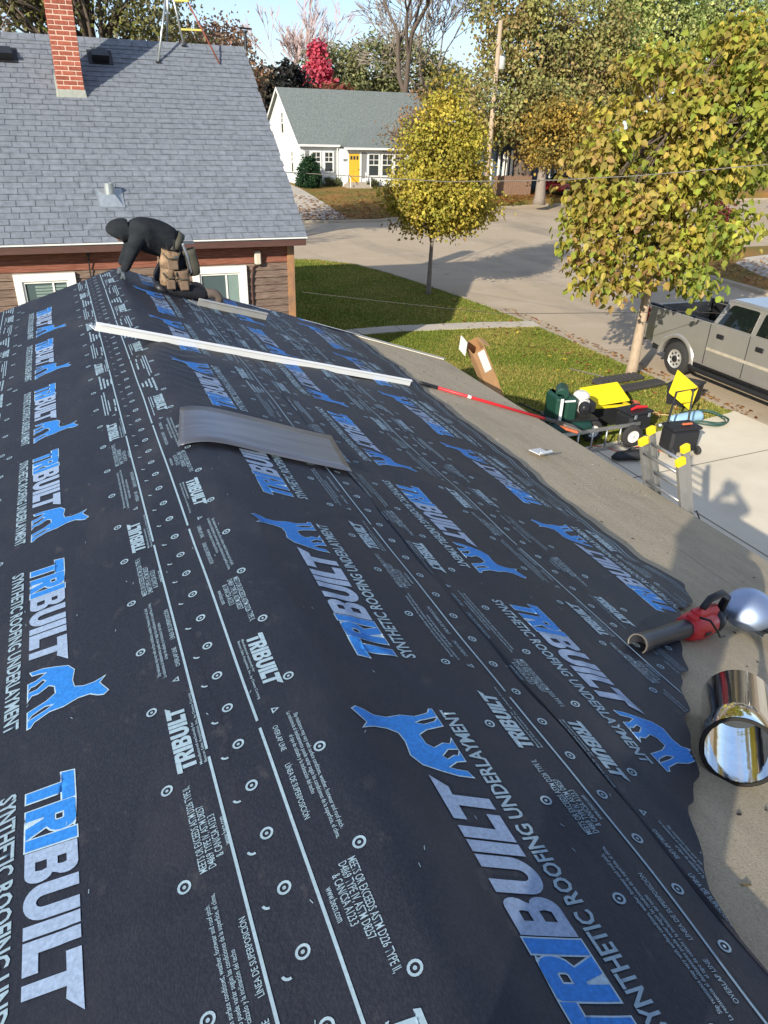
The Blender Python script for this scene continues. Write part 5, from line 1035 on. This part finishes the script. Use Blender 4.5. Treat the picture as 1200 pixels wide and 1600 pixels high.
def tree(name, label, base, th, tr, lobes, ncl, lpc, L_, palette, bark, p=None, group=None, sig=.35, droop=.5, shell=.55, limbs=10, lean=(0, 0), wide=.4, cat='tree', trunks=None, sub=3, hue=None):
    t = thing(name, label, cat, base, group); B = np.array(base); top = np.array([base[0] + lean[0], base[1] + lean[1], base[2] + th]); b = MB()
    A = np.array(lobes, float); cen = A[:, :3].mean(0); hi = A[:, 2].max()
    for (dx, dy) in (trunks or [(0, 0)]):
        pts = [(dx * .2, dy * .2, -.1), (dx * .3 + .1 * tr, dy * .3, th * .15), (lean[0] * .5 + dx * .7, lean[1] * .5 + dy * .7, th * .55), (lean[0] + dx, lean[1] + dy, th), (*(cen[:2] - B[:2] + np.array([dx, dy]) * 1.3), (hi - base[2]) * .8)]
        b.tube(pts, [tr * 1.35, tr * 1.05, tr * .9, tr * .75, tr * .12], 10)
    b.build('trunk', bark, t, smooth=True)
    C, li = lobepts(lobes, ncl, shell); b = MB()
    for k in range(limbs):
        e = C[rng.integers(ncl)]; f = rng.uniform(.0, .75); st = top * (1 - f) + np.array([*cen[:2], hi]) * f - B; en = e - B; mid = st * .5 + en * .5 + np.array([0, 0, .12 * np.linalg.norm(en - st)]); r0 = tr * .42 * (1 - f * .6)
        b.tube([st, mid, en], [r0, r0 * .5, r0 * .1], 6)
        for _ in range(sub): e2 = C[np.argsort(np.linalg.norm(C - e, axis=1))[rng.integers(1, min(14, ncl))]] - B; b.tube([mid, mid * .45 + e2 * .55 + np.array([0, 0, .05]), e2], [r0 * .4, r0 * .25, r0 * .08], 5)
    if limbs: b.build('limbs', m_barkd, t, smooth=True)
    n = ncl * lpc; P = np.repeat(C, lpc, 0) + rng.normal(0, sig, (n, 3)) * np.array([1, 1, .75]); ls = rng.uniform(*L_, n)
    P_c = A[li, :3].repeat(lpc, 0); V = leaf_geo(P, ls, droop, np.repeat(C, lpc, 0) * .5 + P_c * .5, wide, 1.0); shade = rng.normal(0, .16, ncl).repeat(lpc)[:, None]
    c = pal(palette, n, p, .12); cc = np.array([S(*q_) for q_ in palette]); ci = rng.choice(len(palette), ncl, p=p)
    if hue: ci = hue(C, ci)
    c = (c * .35 + cc[ci].repeat(lpc, 0) * .65 * (1 + rng.normal(0, .14, (n, 1)))) * (1 + shade)
    o = np_mesh('crown', V - B, leaf_faces(n), m_leaf, t, cols=np.repeat(np.clip(c, .002, .9), 6, 0)); stuff(o)
    return t, C, P
# near tree with large heart shaped leaves
lind = [(9.95, 13.3, 3.75, .7, .8, .40), (9.8, 13.0, 2.75, .55, .7, .30), (10.4, 13.1, 3.2, .9, .9, .45), (10.3, 13.4, 4.4, .8, .8, .45), (10.9, 13.6, 5.15, .8, .8, .5), (11.4, 13.8, 6.0, .6, .6, .4), (11.5, 13.2, 4.2, 1.15, 1.1, .7), (12.3, 13.5, 5.7, .9, .9, .55), (12.9, 13.6, 6.6, .8, .8, .45), (13.3, 12.8, 5.4, 1.0, 1.0, .7), (12.4, 12.8, 4.3, 1.1, 1.1, .6), (13.6, 13.2, 4.4, .8, .9, .5), (12.3, 12.2, 3.2, .9, .9, .5), (11.4, 12.4, 2.75, 1.0, .9, .45), (10.4, 12.6, 2.25, .8, .7, .32), (11.9, 11.9, 2.3, .7, .7, .32), (13.9, 13.4, 6.3, .9, .9, .7), (12.0, 12.9, 5.1, 1.0, .9, .6), (13.2, 12.6, 6.0, .8, .8, .5), (11.2, 12.8, 3.6, 1.0, .9, .5)]
lpal = [(146, 154, 60), (166, 166, 66), (178, 158, 70), (162, 134, 78), (122, 142, 58), (148, 114, 72)]
tl, CC, PP = tree('big_leaved_tree', 'young tree with large yellow green leaves on the lawn by the truck', (11.42, 12.82, 0), 2.1, .115, lind, 600, 21, (.10, .19), lpal, m_bark, hue=lambda C, ci: np.where((C[:, 0] - C[:, 2] * .35 + rng.normal(0, .7, len(C))) > 10.9, np.where(rng.random(len(C)) < .6, 4, 0), np.where(rng.random(len(C)) < .45, rng.choice([2, 3], len(C)), ci)), sig=.17, droop=1.1, shell=.35, limbs=44, lean=(.12, .1), wide=.42, p=[.24, .24, .2, .12, .12, .08])
# the nearest leaves as separate leaves
b = MB(); b.add([(0, 0, 0), (.035, .055, .008), (.12, .062, .012), (.19, 0, -.01), (.12, -.062, .012), (.035, -.055, .008)], [(0, 3, 2, 1), (0, 5, 4, 3)])
lme = bpy.data.meshes.new('leaf'); lme.from_pydata(b.v, [], b.f)
def randleaf(name, stops):
    m = bpy.data.materials.new(name); m.use_nodes = True; t = m.node_tree; n = t.nodes.new; l = t.links.new; p = t.nodes['Principled BSDF']; p.inputs['Roughness'].default_value = .5
    oi = n('ShaderNodeObjectInfo'); rp = n('ShaderNodeValToRGB'); rp.color_ramp.interpolation = 'CONSTANT'
    while len(rp.color_ramp.elements) < len(stops): rp.color_ramp.elements.new(.5)
    for i, s in enumerate(stops): rp.color_ramp.elements[i].position = i / len(stops); rp.color_ramp.elements[i].color = (*S(*s), 1)
    tr = n('ShaderNodeBsdfTranslucent'); ms = n('ShaderNodeMixShader'); ms.inputs[0].default_value = .38
    l(oi.outputs['Random'], rp.inputs[0]); l(rp.outputs[0], p.inputs['Base Color']); l(rp.outputs[0], tr.inputs[0]); l(p.outputs[0], ms.inputs[1]); l(tr.outputs[0], ms.inputs[2]); l(ms.outputs[0], t.nodes['Material Output'].inputs[0]); return m
lme.materials.append(randleaf('big_leaf', [(168, 170, 64), (146, 158, 58), (182, 164, 70), (166, 136, 78), (128, 148, 58), (190, 178, 80), (150, 114, 74)]))
dv = PP / np.linalg.norm(PP, axis=1)[:, None]; cen = np.array([11.6, 12.9, 4.0]); front = ((PP - cen) @ (-cen / np.linalg.norm(cen))) ; idx = np.argsort(-front + rng.normal(0, .25, len(PP)))[:300]
for i in idx:
    p = PP[i] - cen / np.linalg.norm(cen) * rng.uniform(.0, .15); o = link('leaf', lme, tl, Vector(p) - ORG[tl.name], (random.uniform(-.6, .6), random.uniform(.3, 1.5), random.uniform(0, 6.28)), (random.uniform(.6, 1.0),) * 3)
# small maple on the lawn
mapl = [(10.9, 22.1, 2.5, 1.6, 1.5, .65), (10.85, 22.1, 3.15, 1.7, 1.6, .75), (10.0, 22.2, 2.9, .8, .8, .4), (12.1, 22.0, 2.5, .75, .8, .45), (11.0, 22.2, 4.1, 1.4, 1.4, .9), (11.05, 22.2, 4.9, 1.0, 1.0, .85), (11.1, 22.3, 5.7, .5, .5, .7), (11.12, 22.3, 6.3, .22, .22, .5), (11.7, 22.0, 2.7, 1.0, 1.0, .7)]
tree('small_maple', 'slender young maple with yellow leaves in the middle of the corner lawn', (10.72, 22.1, 0), 1.5, .075, mapl, 560, 42, (.065, .13), [(164, 156, 62), (188, 174, 70), (202, 182, 78), (144, 146, 62), (178, 152, 72), (154, 122, 68)], m_barkg, sig=.19, droop=.5, limbs=26, lean=(.05, .05), shell=.4, p=[.22, .26, .2, .16, .1, .06])
# ---- trees across the street
tree('street_maple', 'maple with orange yellow lower leaves standing at the blue house', (29.75, 45.2, .35), 2.3, .34, [(29.3, 45.0, 3.4, 1.5, 1.4, .7), (31.0, 45.0, 4.0, 1.7, 1.5, 1.0), (30.4, 45.0, 5.2, 2.2, 1.8, 1.2)], 190, 40, (.13, .24), [(186, 154, 70), (172, 142, 66), (140, 126, 66), (118, 114, 64)], m_barkg, sig=.35, limbs=10)
tree('large_maple', 'tall dark green maple turning brown beside the wooden pole', (31.5, 50.5, .55), 5.5, .5, [(28.6, 49, 6.5, 3.0, 3.0, 2.6), (31.5, 50, 9.3, 3.6, 3.2, 2.8), (34.5, 50, 7.0, 3.6, 3.2, 3.0), (29.0, 49.5, 11.5, 2.4, 2.6, 2.0), (35.0, 50, 11.0, 3.0, 3.0, 2.4), (32.5, 49, 6.2, 3.2, 3.0, 2.0), (37, 49.5, 8.5, 2.6, 2.6, 2.4)], 460, 64, (.16, .30), [(132, 136, 84), (150, 148, 90), (164, 142, 94), (136, 142, 86), (174, 146, 98), (168, 168, 98)], m_barkd, sig=.55, limbs=34, trunks=[(-.5, 0), (.6, .2)])
tree('tall_ash', 'broad tree with light green foliage rising behind the big leaved tree', (42.0, 52, .5), 6.0, .5, [(38.5, 51, 9.0, 3.4, 3, 3.0), (43.0, 52, 11, 4.4, 3.4, 3.6), (47.5, 52, 9.0, 3.6, 3, 3.4), (41, 51, 13.5, 3.4, 3, 2.4), (50, 52, 12.5, 3.6, 3, 3)], 420, 60, (.17, .32), [(172, 184, 108), (190, 196, 124), (152, 170, 102), (200, 198, 130), (138, 158, 96)], m_barkd, sig=.6, limbs=26)
tree('corner_tree', 'bushy green tree filling the right edge behind the truck', (44.0, 34, .1), 3.0, .35, [(42.5, 34, 5.5, 3.2, 3, 2.6), (46.5, 34, 7.5, 3.6, 3, 3.0), (43, 33, 3.6, 2.6, 2.4, 1.4)], 200, 36, (.2, .4), [(150, 154, 82), (170, 162, 90), (130, 142, 78), (176, 150, 88)], m_barkd, sig=.5, limbs=18)
tree('red_shrub', 'dark red shrub on the corner lot left of the pavement', (28.9, 28.6, .02), .5, .05, [(28.9, 28.6, 1.0, .9, .8, .7), (29.2, 28.8, 1.7, .6, .6, .5)], 60, 30, (.08, .16), [(120, 52, 50), (140, 66, 58), (96, 44, 42)], m_barkd, sig=.16, limbs=6, cat='shrub')
tree('willow_like_tree', 'rounded olive green tree far behind the white house', (31.5, 84, .6), 4, .4, [(28.5, 83, 8.6, 3.6, 3, 2.6), (32.5, 84, 9.8, 3.6, 3, 2.8), (37, 84, 9.6, 4.2, 3, 3.0), (30.5, 84, 6.5, 4.5, 3, 2.4), (41, 84, 8.0, 3.5, 3, 2.6)], 380, 44, (.22, .4), [(128, 134, 84), (144, 146, 98), (116, 122, 80), (154, 146, 108)], m_barkd, sig=.6, limbs=16)
tree('red_maple', 'crimson narrow tree far behind the white house roof', (26.9, 80, .6), 3.5, .25, [(25.7, 80, 8.0, 1.3, 1.4, 2.0), (25.5, 80, 9.9, .6, .7, 1.4), (26.2, 80, 6.8, 1.5, 1.4, 1.2)], 110, 34, (.3, .5), [(206, 88, 108), (216, 106, 122), (186, 72, 92)], m_barkd, sig=.3, limbs=10)
tree('dark_evergreen', 'dark evergreen clump behind the left gable of the white house', (19.3, 74, .6), 3, .35, [(17.6, 74, 6.4, 2.0, 2, 2.0), (20.4, 74, 7.0, 2.2, 2, 2.0), (19.2, 74, 5.0, 3.4, 2, 1.8)], 160, 30, (.3, .5), [(44, 48, 44), (56, 58, 50), (50, 46, 44)], m_barkd, sig=.4, limbs=6)
tree('russet_tree', 'russet leaved tree low behind the white house ridge', (25.5, 78, .6), 3, .3, [(23.5, 78, 6.0, 2.2, 2, 1.6), (26.5, 78, 6.4, 2.6, 2, 1.7), (29.5, 78, 5.6, 2.6, 2, 1.4)], 150, 28, (.3, .5), [(130, 84, 62), (146, 100, 74), (108, 84, 62)], m_barkd, sig=.4, limbs=10)
tree('copper_tree', 'copper brown leaved tree right behind the wooden house gable', (6.6, 33, 0), 3, .25, [(5.2, 33, 7.0, 1.2, 1.6, .9), (6.6, 33, 7.2, 1.0, 1.5, .95), (7.6, 33, 6.2, .7, 1.4, .9), (7.0, 33, 5.0, .8, 1.4, .8)], 170, 40, (.08, .16), [(178, 138, 108), (160, 118, 86), (146, 128, 104), (190, 150, 118), (120, 112, 84)], m_barkd, sig=.28, limbs=14)
tree('yard_tree', 'tangled olive tree behind the wooden house left of the antenna', (2.2, 30, 0), 3.5, .3, [(-1.5, 30, 8.2, 2.0, 2, 1.6), (1.6, 30, 8.0, 1.7, 2, 1.4), (3.7, 30, 7.6, 1.3, 2, 1.3), (.2, 30, 10, 3.2, 2, 1.8), (4.4, 30, 6.8, .9, 1.5, .9)], 280, 36, (.09, .18), [(108, 108, 62), (126, 124, 74), (146, 136, 92), (92, 88, 66), (132, 134, 62)], m_barkg, sig=.4, limbs=40, sub=4)
tree('clipped_evergreen', 'rounded conical evergreen shrub at the corner of the white house', (16.6, 54.3, .55), .4, .1, [(16.6, 54.3, 1.1, .85, .8, .7), (16.6, 54.3, 1.7, .68, .66, .7), (16.6, 54.3, 2.25, .38, .38, .5)], 210, 40, (.07, .14), [(40, 70, 40), (52, 84, 48), (34, 58, 36)], m_barkd, sig=.1, limbs=0, cat='shrub', shell=.7)
for lb, x, y in (('low shrub under the twin windows of the white house', 18.3, 55.4), ('small bush left of the yellow door steps', 19.2, 55.3), ('small bush right of the yellow door steps', 21.4, 54.6)):
    tree('low_shrub', lb, (x, y, .6), .2, .04, [(x, y, .85, .4, .35, .3), (x + .3, y, .8, .3, .3, .22)], 40, 24, (.05, .1), [(96, 104, 66), (120, 112, 78), (84, 92, 58)], m_barkd, sig=.09, limbs=0, cat='shrub', group='low shrubs along the white house')
def bare_tree(name, label, base, h, r, spread, seed, gen=6, m=None, twig=.018):
    rd = random.Random(seed); t = thing(name, label, 'tree', base); big = MB(); fine = MB()
    def grow(p, d, l, r_, g):
        n = 3; pts = [p]; rr = [r_]; q_ = p
        for i in range(n):
            d = (d + Vector((rd.gauss(0, .12), rd.gauss(0, .12), rd.gauss(.03, .06)))).normalized(); q_ = q_ + d * l / n; pts.append(q_); rr.append(r_ * (1 - .12 * (i + 1)))
        (big if g > 3 else fine).tube(pts, rr, 7 if g > 3 else (4 if g > 1 else 3), False)
        if g == 0: return
        for k in range(rd.choice((2, 3, 3)) if g > 1 else 3):
            a = Vector((rd.gauss(0, 1), rd.gauss(0, 1), rd.gauss(.15, .5))); a = (a - d * a.dot(d)).normalized(); f = rd.uniform(.35, .75) * spread
            grow(pts[rd.choice((2, 3, 3))], (d + a * f).normalized(), l * rd.uniform(.62, .86), max(twig, r_ * rd.uniform(.5, .66)), g - 1)
    grow(Vector((0, 0, -.1)), Vector((.02, 0, 1)), h * .26, r, gen); big.build('trunk', m, t, smooth=True); stuff(fine.build('twigs', m, t)); return t
bare_tree('bare_tree', 'large bare leafless tree rising over the white house', (28.6, 62.5, .6), 25., .42, .9, 5, 7, m_barkd, .032)
bare_tree('bare_tree', 'second bare tree with thin twigs right of the leafless giant', (34.0, 68, .6), 19, .28, 1.0, 11, 7, m_barkg, .034)
for lb, x, s in (('pale bare tree far left of the crimson tree', 23.4, 3), ('pale bare tree just beside the crimson tree', 25.2, 4)): bare_tree('pale_bare_tree', lb, (x, 88, .6), 17, .16, .5, s, 6, mat('pale_twig', S(166, 146, 142), .9), .04)
bare_tree('bare_tree', 'thin bare tree behind the chimney of the wooden house', (-.2, 27, 0), 10.5, .2, 1.1, 21, 6, m_barkg, .014)
# rounded twiggy masses of low brown growth left of the pole
tree('brown_hedge', 'brown twiggy growth in front of the right half of the white house roof', (24.6, 55.0, .6), 1.5, .12, [(23.6, 55.0, 3.6, 1.5, 1.0, 1.1), (24.9, 55.2, 4.6, 1.5, 1.0, 1.5), (26.2, 56, 5.6, 1.6, 1, 1.6), (25.4, 55, 3.0, 1.8, 1, 1.1)], 130, 22, (.1, .2), [(128, 100, 74), (150, 118, 84), (110, 92, 76), (168, 124, 80)], m_barkg, sig=.35, limbs=40, sub=5)
# ================================================================== WHITE HOUSE
m_wsid = mat('white_siding', S(214, 216, 214), .6, 0, .03, 2.); m_groof = mat('grey_green_shingle', S(88, 96, 94), .95, 0, .25, 9., .4, 40., col2=S(128, 134, 130), detail=9); m_shut = mat('grey_shutter', S(128, 128, 126), .6); m_ydoor = mat('yellow_door', S(222, 172, 52), .45); m_step = mat('step_concrete', S(160, 148, 132), .9); m_wpane = glassm('dark_pane', S(52, 60, 62), .06)
WY, WX, WB = 56.0, 16.5, .55; wh = thing('white_house', 'white cape style house with yellow door across the street', 'house', (20, 58, WB))
b = MB().prism([(WY, WB), (66.2, WB), (66.2, 3.42), (61.1, 6.75), (WY, 3.42)], lambda y, z: (WX, y, z), lambda y, z: (27.5, y, z)); b.build('wall', m_wsid, wh, True)
for k in range(16):
    z = WB + .1 + k * .18; b = MB(); b.bx(WX - .02, 19.3, WY - .022, WY - .002, z, z + .155); b.build('clapboard', m_wsid, wh, True)
y1 = WY - .35
sl_ = (6.75 - 3.42) / 5.1
b = MB(); zz = 3.42 - .35 * sl_
b.hexa([(WX - .25, y1, zz), (27.7, y1, zz), (27.7, 61.1, 6.75), (WX - .25, 61.1, 6.75), (WX - .25, y1, zz + .12), (27.7, y1, zz + .12), (27.7, 61.1, 6.88), (WX - .25, 61.1, 6.88)])
b.hexa([(WX - .25, 61.102, 6.75), (27.7, 61.102, 6.75), (27.7, 66.55, zz), (WX - .25, 66.55, zz), (WX - .25, 61.102, 6.88), (27.7, 61.102, 6.88), (27.7, 66.55, zz + .12), (WX - .25, 66.55, zz + .12)]); wr_ = b.build('roof', m_groof, wh, True)
b = MB(); b.bx(WX - .22, 19.35, y1 - .09, y1 - .003, zz - .03, zz + .10); b.build('gutter', m_white, wh, True)
for s0, s1 in ((y1, 61.1), (66.55, 61.1)):
    b = MB(); z0_, z1_ = zz, 6.75; b.hexa([(WX - .285, s0, z0_ - .06), (WX - .252, s0, z0_ - .06), (WX - .252, s1, z1_ - .06), (WX - .285, s1, z1_ - .06), (WX - .285, s0, z0_ + .12), (WX - .252, s0, z0_ + .12), (WX - .252, s1, z1_ + .13), (WX - .285, s1, z1_ + .13)]); b.build('rake_board', m_white, wh, True)
b = MB(); b.bx(19.35, 27.0, 54.9, WY - .024, WB, 3.05); b.build('porch_wall', m_wsid, wh, True)
b = MB(); b.hexa([(19.25, 54.5, 3.08), (27.3, 54.5, 3.08), (27.3, 57.2, 4.3), (20.6, 57.2, 4.3), (19.25, 54.5, 3.18), (27.3, 54.5, 3.18), (27.3, 57.2, 4.42), (20.6, 57.2, 4.42)]); b.build('porch_roof', m_groof, wh, True)
b = MB(); b.hexa([(22.3, 54.48, 3.2), (26.6, 54.48, 3.2), (25.6, 57.4, 4.36), (23.6, 57.4, 4.36), (22.3, 54.48, 3.21), (26.6, 54.48, 3.21), (24.7, 57.4, 4.9), (24.5, 57.4, 4.9)]); b.build('porch_hip', m_groof, wh, True)
b = MB(); b.bx(19.25, 27.3, 54.40, 54.48, 3.04, 3.17); b.build('gutter', m_white, wh, True); b = MB(); b.tube([(19.2, WY - .3, 3.1), (19.25, WY - .1, 2.8), (19.25, WY - .1, .6)], .05, 6); b.build('downpipe', m_white, wh, True)
def far_window(x0, x1, z0, z1, y, axis='Y', cols=2, rows=2, shut=False):
    wn = MB(); (wn.bx(x0, x1, y - .03, y - .01, z0, z1) if axis == 'Y' else wn.bx(y - .03, y - .01, x0, x1, z0, z1)); wn = wn.build('window', m_wpane, wh, True)
    def bar(a0, a1, c0, c1, d=.07):
        b = MB(); (b.bx(a0, a1, y - d, y - .012, c0, c1) if axis == 'Y' else b.bx(y - d, y - .012, a0, a1, c0, c1)); b.build('frame', m_white, wn, True)
    f = .09; bar(x0 - f, x0, z0 - f, z1 + f); bar(x1, x1 + f, z0 - f, z1 + f); bar(x0, x1, z1, z1 + f); bar(x0, x1, z0 - f, z0); bar(x0, x1, (z0 + z1) / 2 - .03, (z0 + z1) / 2 + .03, .06)
    for k in range(1, cols): xx = x0 + (x1 - x0) * k / cols; bar(xx - .018, xx + .018, (z0 + z1) / 2 + .03, z1, .05)
    if rows: zq = z0 + (z1 - z0) * .75; bar(x0, x1, zq - .018, zq + .018, .045)
    return wn
far_window(17.38, 17.95, 1.55, 2.78, WY - .022); far_window(18.32, 18.9, 1.55, 2.78, WY - .022)
for x in (16.98, 19.02): b = MB(); b.bx(x - .14, x + .14, WY - .06, WY - .023, 1.45, 2.88); b.build('shutter', m_shut, wh, True)
far_window(21.3, 22.05, 1.35, 2.72, 54.9); far_window(22.35, 23.1, 1.35, 2.72, 54.9); far_window(23.35, 24.1, 1.35, 2.72, 54.9); b = MB(); b.bx(20.78, 21.08, 54.84, 54.898, 1.2, 2.85); b.build('shutter', m_shut, wh, True)
far_window(60.0, 60.7, 3.9, 5.2, WX - .002, 'X'); far_window(57.6, 58.2, 1.4, 2.7, WX - .002, 'X'); far_window(62.6, 63.2, 1.4, 2.7, WX - .002, 'X')
dd = MB(); dd.bx(19.75, 20.58, 54.85, 54.898, .82, 2.78); dd = dd.build('door', m_ydoor, wh, True)
for k in range(3): b = MB(); b.bx(19.86 + k * .23, 20.02 + k * .23, 54.842, 54.849, 2.38, 2.62); b.build('pane', m_wpane, dd, True)
for zz0, zz1 in ((1.0, 1.5), (1.62, 2.2)):
    for k in range(2): b = MB(); b.bx(19.85 + k * .36, 20.13 + k * .36, 54.838, 54.849, zz0, zz1); b.build('panel', m_ydoor, dd, True)
b = MB(); b.lathe((20.5, 54.84, 1.75), (0, -1, 0), [(0, .03), (.06, .03)], 8); b.build('handle', m_blk, dd, True)
for a, c in ((19.62, 19.75), (20.58, 20.71)): b = MB(); b.bx(a, c, 54.83, 54.899, .8, 2.9); b.build('door_trim', m_white, wh, True)
for k in range(3): b = MB(); b.bx(19.5 - k * .1, 20.9 + k * .1, 53.9 - k * .32 + .3, 54.895, WB + .0 + (2 - k) * .12 - .1, WB + (2 - k) * .12 + .02 + .1); b.build('step', m_step, wh, True)
for x in (19.45, 20.95): b = MB(); b.tube([(x, 54.6, .8), (x, 54.6, 1.55), (x, 53.6, 1.25), (x, 53.6, .5)], .03, 6); b.build('hand_rail', m_white, wh, True)
b = MB(); b.rbox((19.5, 54.86, 2.36), (.34, .06, .14), .02); b.build('house_sign', m_shut, wh, True); b = MB(); b.rbox((18.6, WY - .12, 1.05), (.7, .2, .2), .06); b.build('window_box', m_shut, wh, True)
# roofs peeping above the white house
for lb, x, y, wdt, zt, col in (('small white gable with grey roof far behind the white house', 29.5, 92, 3.2, 8.6, m_groof), ('distant house with a low brown roof between house gables', 16.6, 82, 8.0, 5.2, mat('brown_roof', S(150, 98, 70), .9))):
    t = thing('distant_house', lb, 'house', (x, y, .5)); b = MB().prism([(-wdt, 0), (wdt, 0), (wdt, zt - 3), (0, zt - .8), (-wdt, zt - 3)], lambda a, z: (a, 0, z), lambda a, z: (a, 8, z)); b.build('wall', m_wsid, t)
    b = MB()
    for s in (-1, 1): b.hexa([(0, -.3, zt - .78), (s * wdt * 1.1, -.3, zt - 3.2), (s * wdt * 1.1, 8.3, zt - 3.2), (0, 8.3, zt - .78), (0, -.3, zt - .6), (s * wdt * 1.1, -.3, zt - 3.02), (s * wdt * 1.1, 8.3, zt - 3.02), (0, 8.3, zt - .6)])
    b.build('roof', col, t)
    for s in (-1, 1): b = MB(); b.hexa([(0, -.36, zt - .95), (s * wdt * 1.1, -.36, zt - 3.37), (s * wdt * 1.1, -.31, zt - 3.37), (0, -.31, zt - .95), (0, -.36, zt - .58), (s * wdt * 1.1, -.36, zt - 3.0), (s * wdt * 1.1, -.31, zt - 3.0), (0, -.31, zt - .58)]); b.build('rake_board', m_white, t)
# ================================================================== BLUE HOUSE, POLE AND CAR
m_bsid = mat('slate_blue_siding', S(82, 96, 108), .7, 0, .05, 3.); m_bfen = mat('weathered_fence', S(132, 104, 84), .85, 0, .2, 6., stretch=(3, 3, .6))
bh = thing('blue_house', 'slate blue house with white porch posts and a white ring on its gable', 'house', (33.5, 54, .5))
b = MB().prism([(-3.4, 0), (3.6, 0), (3.6, 3.1), (.1, 5.0), (-3.4, 3.1)], lambda a, z: (a, -2.0, z), lambda a, z: (a, 6, z)); b.build('wall', m_bsid, bh)
b = MB()
for s in (-1, 1): b.hexa([(.1, -2.4, 5.0), (.1 + s * 3.9, -2.4, 2.88), (.1 + s * 3.9, 6.3, 2.88), (.1, 6.3, 5.0), (.1, -2.4, 5.15), (.1 + s * 3.9, -2.4, 3.03), (.1 + s * 3.9, 6.3, 3.03), (.1, 6.3, 5.15)])
b.build('roof', m_groof, bh)
for k in range(16): b = MB(); b.bx(-3.41, 3.61, -2.022, -2.002, .1 + k * .185, .265 + k * .185); b.build('clapboard', m_bsid, bh)
b = MB(); n = 24; b.add([((.36 if j else .25) * math.cos(2 * math.pi * i / n) - .85, -2.05 - (.03 if j else .05), 2.4 + (.46 if j else .34) * math.sin(2 * math.pi * i / n)) for i in range(n) for j in (0, 1)], [(2 * i, 2 * i + 1, (2 * i + 3) % (2 * n), (2 * i + 2) % (2 * n)) for i in range(n)]); o = b.build('ring_window', m_white, bh); sm = o.modifiers.new('s', 'SOLIDIFY'); sm.thickness = .06
b = MB(); b.lathe((-.85, -2.03, 2.4), (0, -1, 0), [(0, .3), (.01, .3)], 20); b.build('pane', m_wpane, bh)
for x in (1.4, 2.5):
    w_ = MB().bx(x, x + .8, -2.05, -2.025, 1.0, 2.3).build('window', m_wpane, bh)
    for q_ in ((x - .1, x, .9, 2.4), (x + .8, x + .9, .9, 2.4), (x, x + .8, 2.3, 2.4), (x, x + .8, .9, 1.0), (x + .37, x + .43, 1.0, 2.3)): b = MB(); b.bx(q_[0], q_[1], -2.09, -2.026, q_[2], q_[3]); b.build('frame', m_white, w_)
for x in (-4.6, -4.0, -3.6, -3.3, -2.95): b = MB(); b.bx(x - .06, x + .06, -3.6, -3.48, .2, 2.2 + (x + 4.6) * .35); b.build('porch_post', m_white, bh)
b = MB().bx(3.55, 3.72, -2.1, -1.98, .0, 3.05); b.build('corner_board', m_white, bh)
fe = thing('yard_fence', 'low weathered board fence in front of the blue house', 'fence', (28.6, 49.4, .42))
for k in range(20): b = MB(); b.bx(k * .155, k * .155 + .14, -.02, .02, 0, 1.25 + .04 * (k % 3)); b.build('board', m_bfen, fe)
for z in (.3, 1.0): b = MB(); b.bx(0, 3.1, .022, .06, z, z + .09); b.build('rail', m_bfen, fe)
up_ = thing('utility_pole', 'leaning wooden utility pole with a transformer between the two houses', 'utility pole', (27.0, 47.6, .35))
b = MB(); b.tube([(0, 0, -.1), (.02, 0, 4.0), (.05, 0, 10.2)], [.19, .165, .13], 12); b.build('pole', m_bark, up_, smooth=True)
b = MB(); b.lathe((.34, -.1, 7.6), (0, 0, 1), [(0, .12), (.05, .2), (.75, .2), (.82, .12), (.9, .05)], 14); b.build('transformer', mat('transformer_grey', S(176, 178, 176), .5), up_, smooth=True)
b = MB(); b.box((.2, -.05, 8.0), (.3, .08, .08)); b.build('bracket', m_gal, up_); b = MB(); b.tube([(.3, -.1, 8.4), (.12, 0, 9.2)], .02, 5); b.build('lead_wire', m_gal, up_); b = MB(); b.box((.22, 0, 6.3), (.4, .1, .3)); b.build('junction_box', m_gal, up_)
rcar = thing('parked_car', 'dark red car mostly hidden behind the trees by the blue house', 'car', (35.3, 49.8, .42), rz=.3); m_cr = mat('car_red', S(140, 30, 36), .3, .1, coat=.5)
b = MB(); b.rbox((0, 0, .62), (4.3, 1.75, .6), .12); b.build('body', m_cr, rcar, bevel=.05); b = MB(); b.hexa([(-1.5, -.8, .9), (1.1, -.8, .9), (1.1, .8, .9), (-1.5, .8, .9), (-1.1, -.66, 1.42), (.5, -.66, 1.42), (.5, .66, 1.42), (-1.1, .66, 1.42)]); b.build('cabin', m_gl, rcar); b = MB(); b.rbox((-.3, 0, 1.43), (1.6, 1.34, .05), .02); b.build('car_roof', m_cr, rcar)
for sx in (-1.35, 1.35):
    for sy in (-.8, .8): wheel('wheel', (sx, sy, .32), (0, 1, 0), .32, .2, m_tyre, m_rim, rcar)
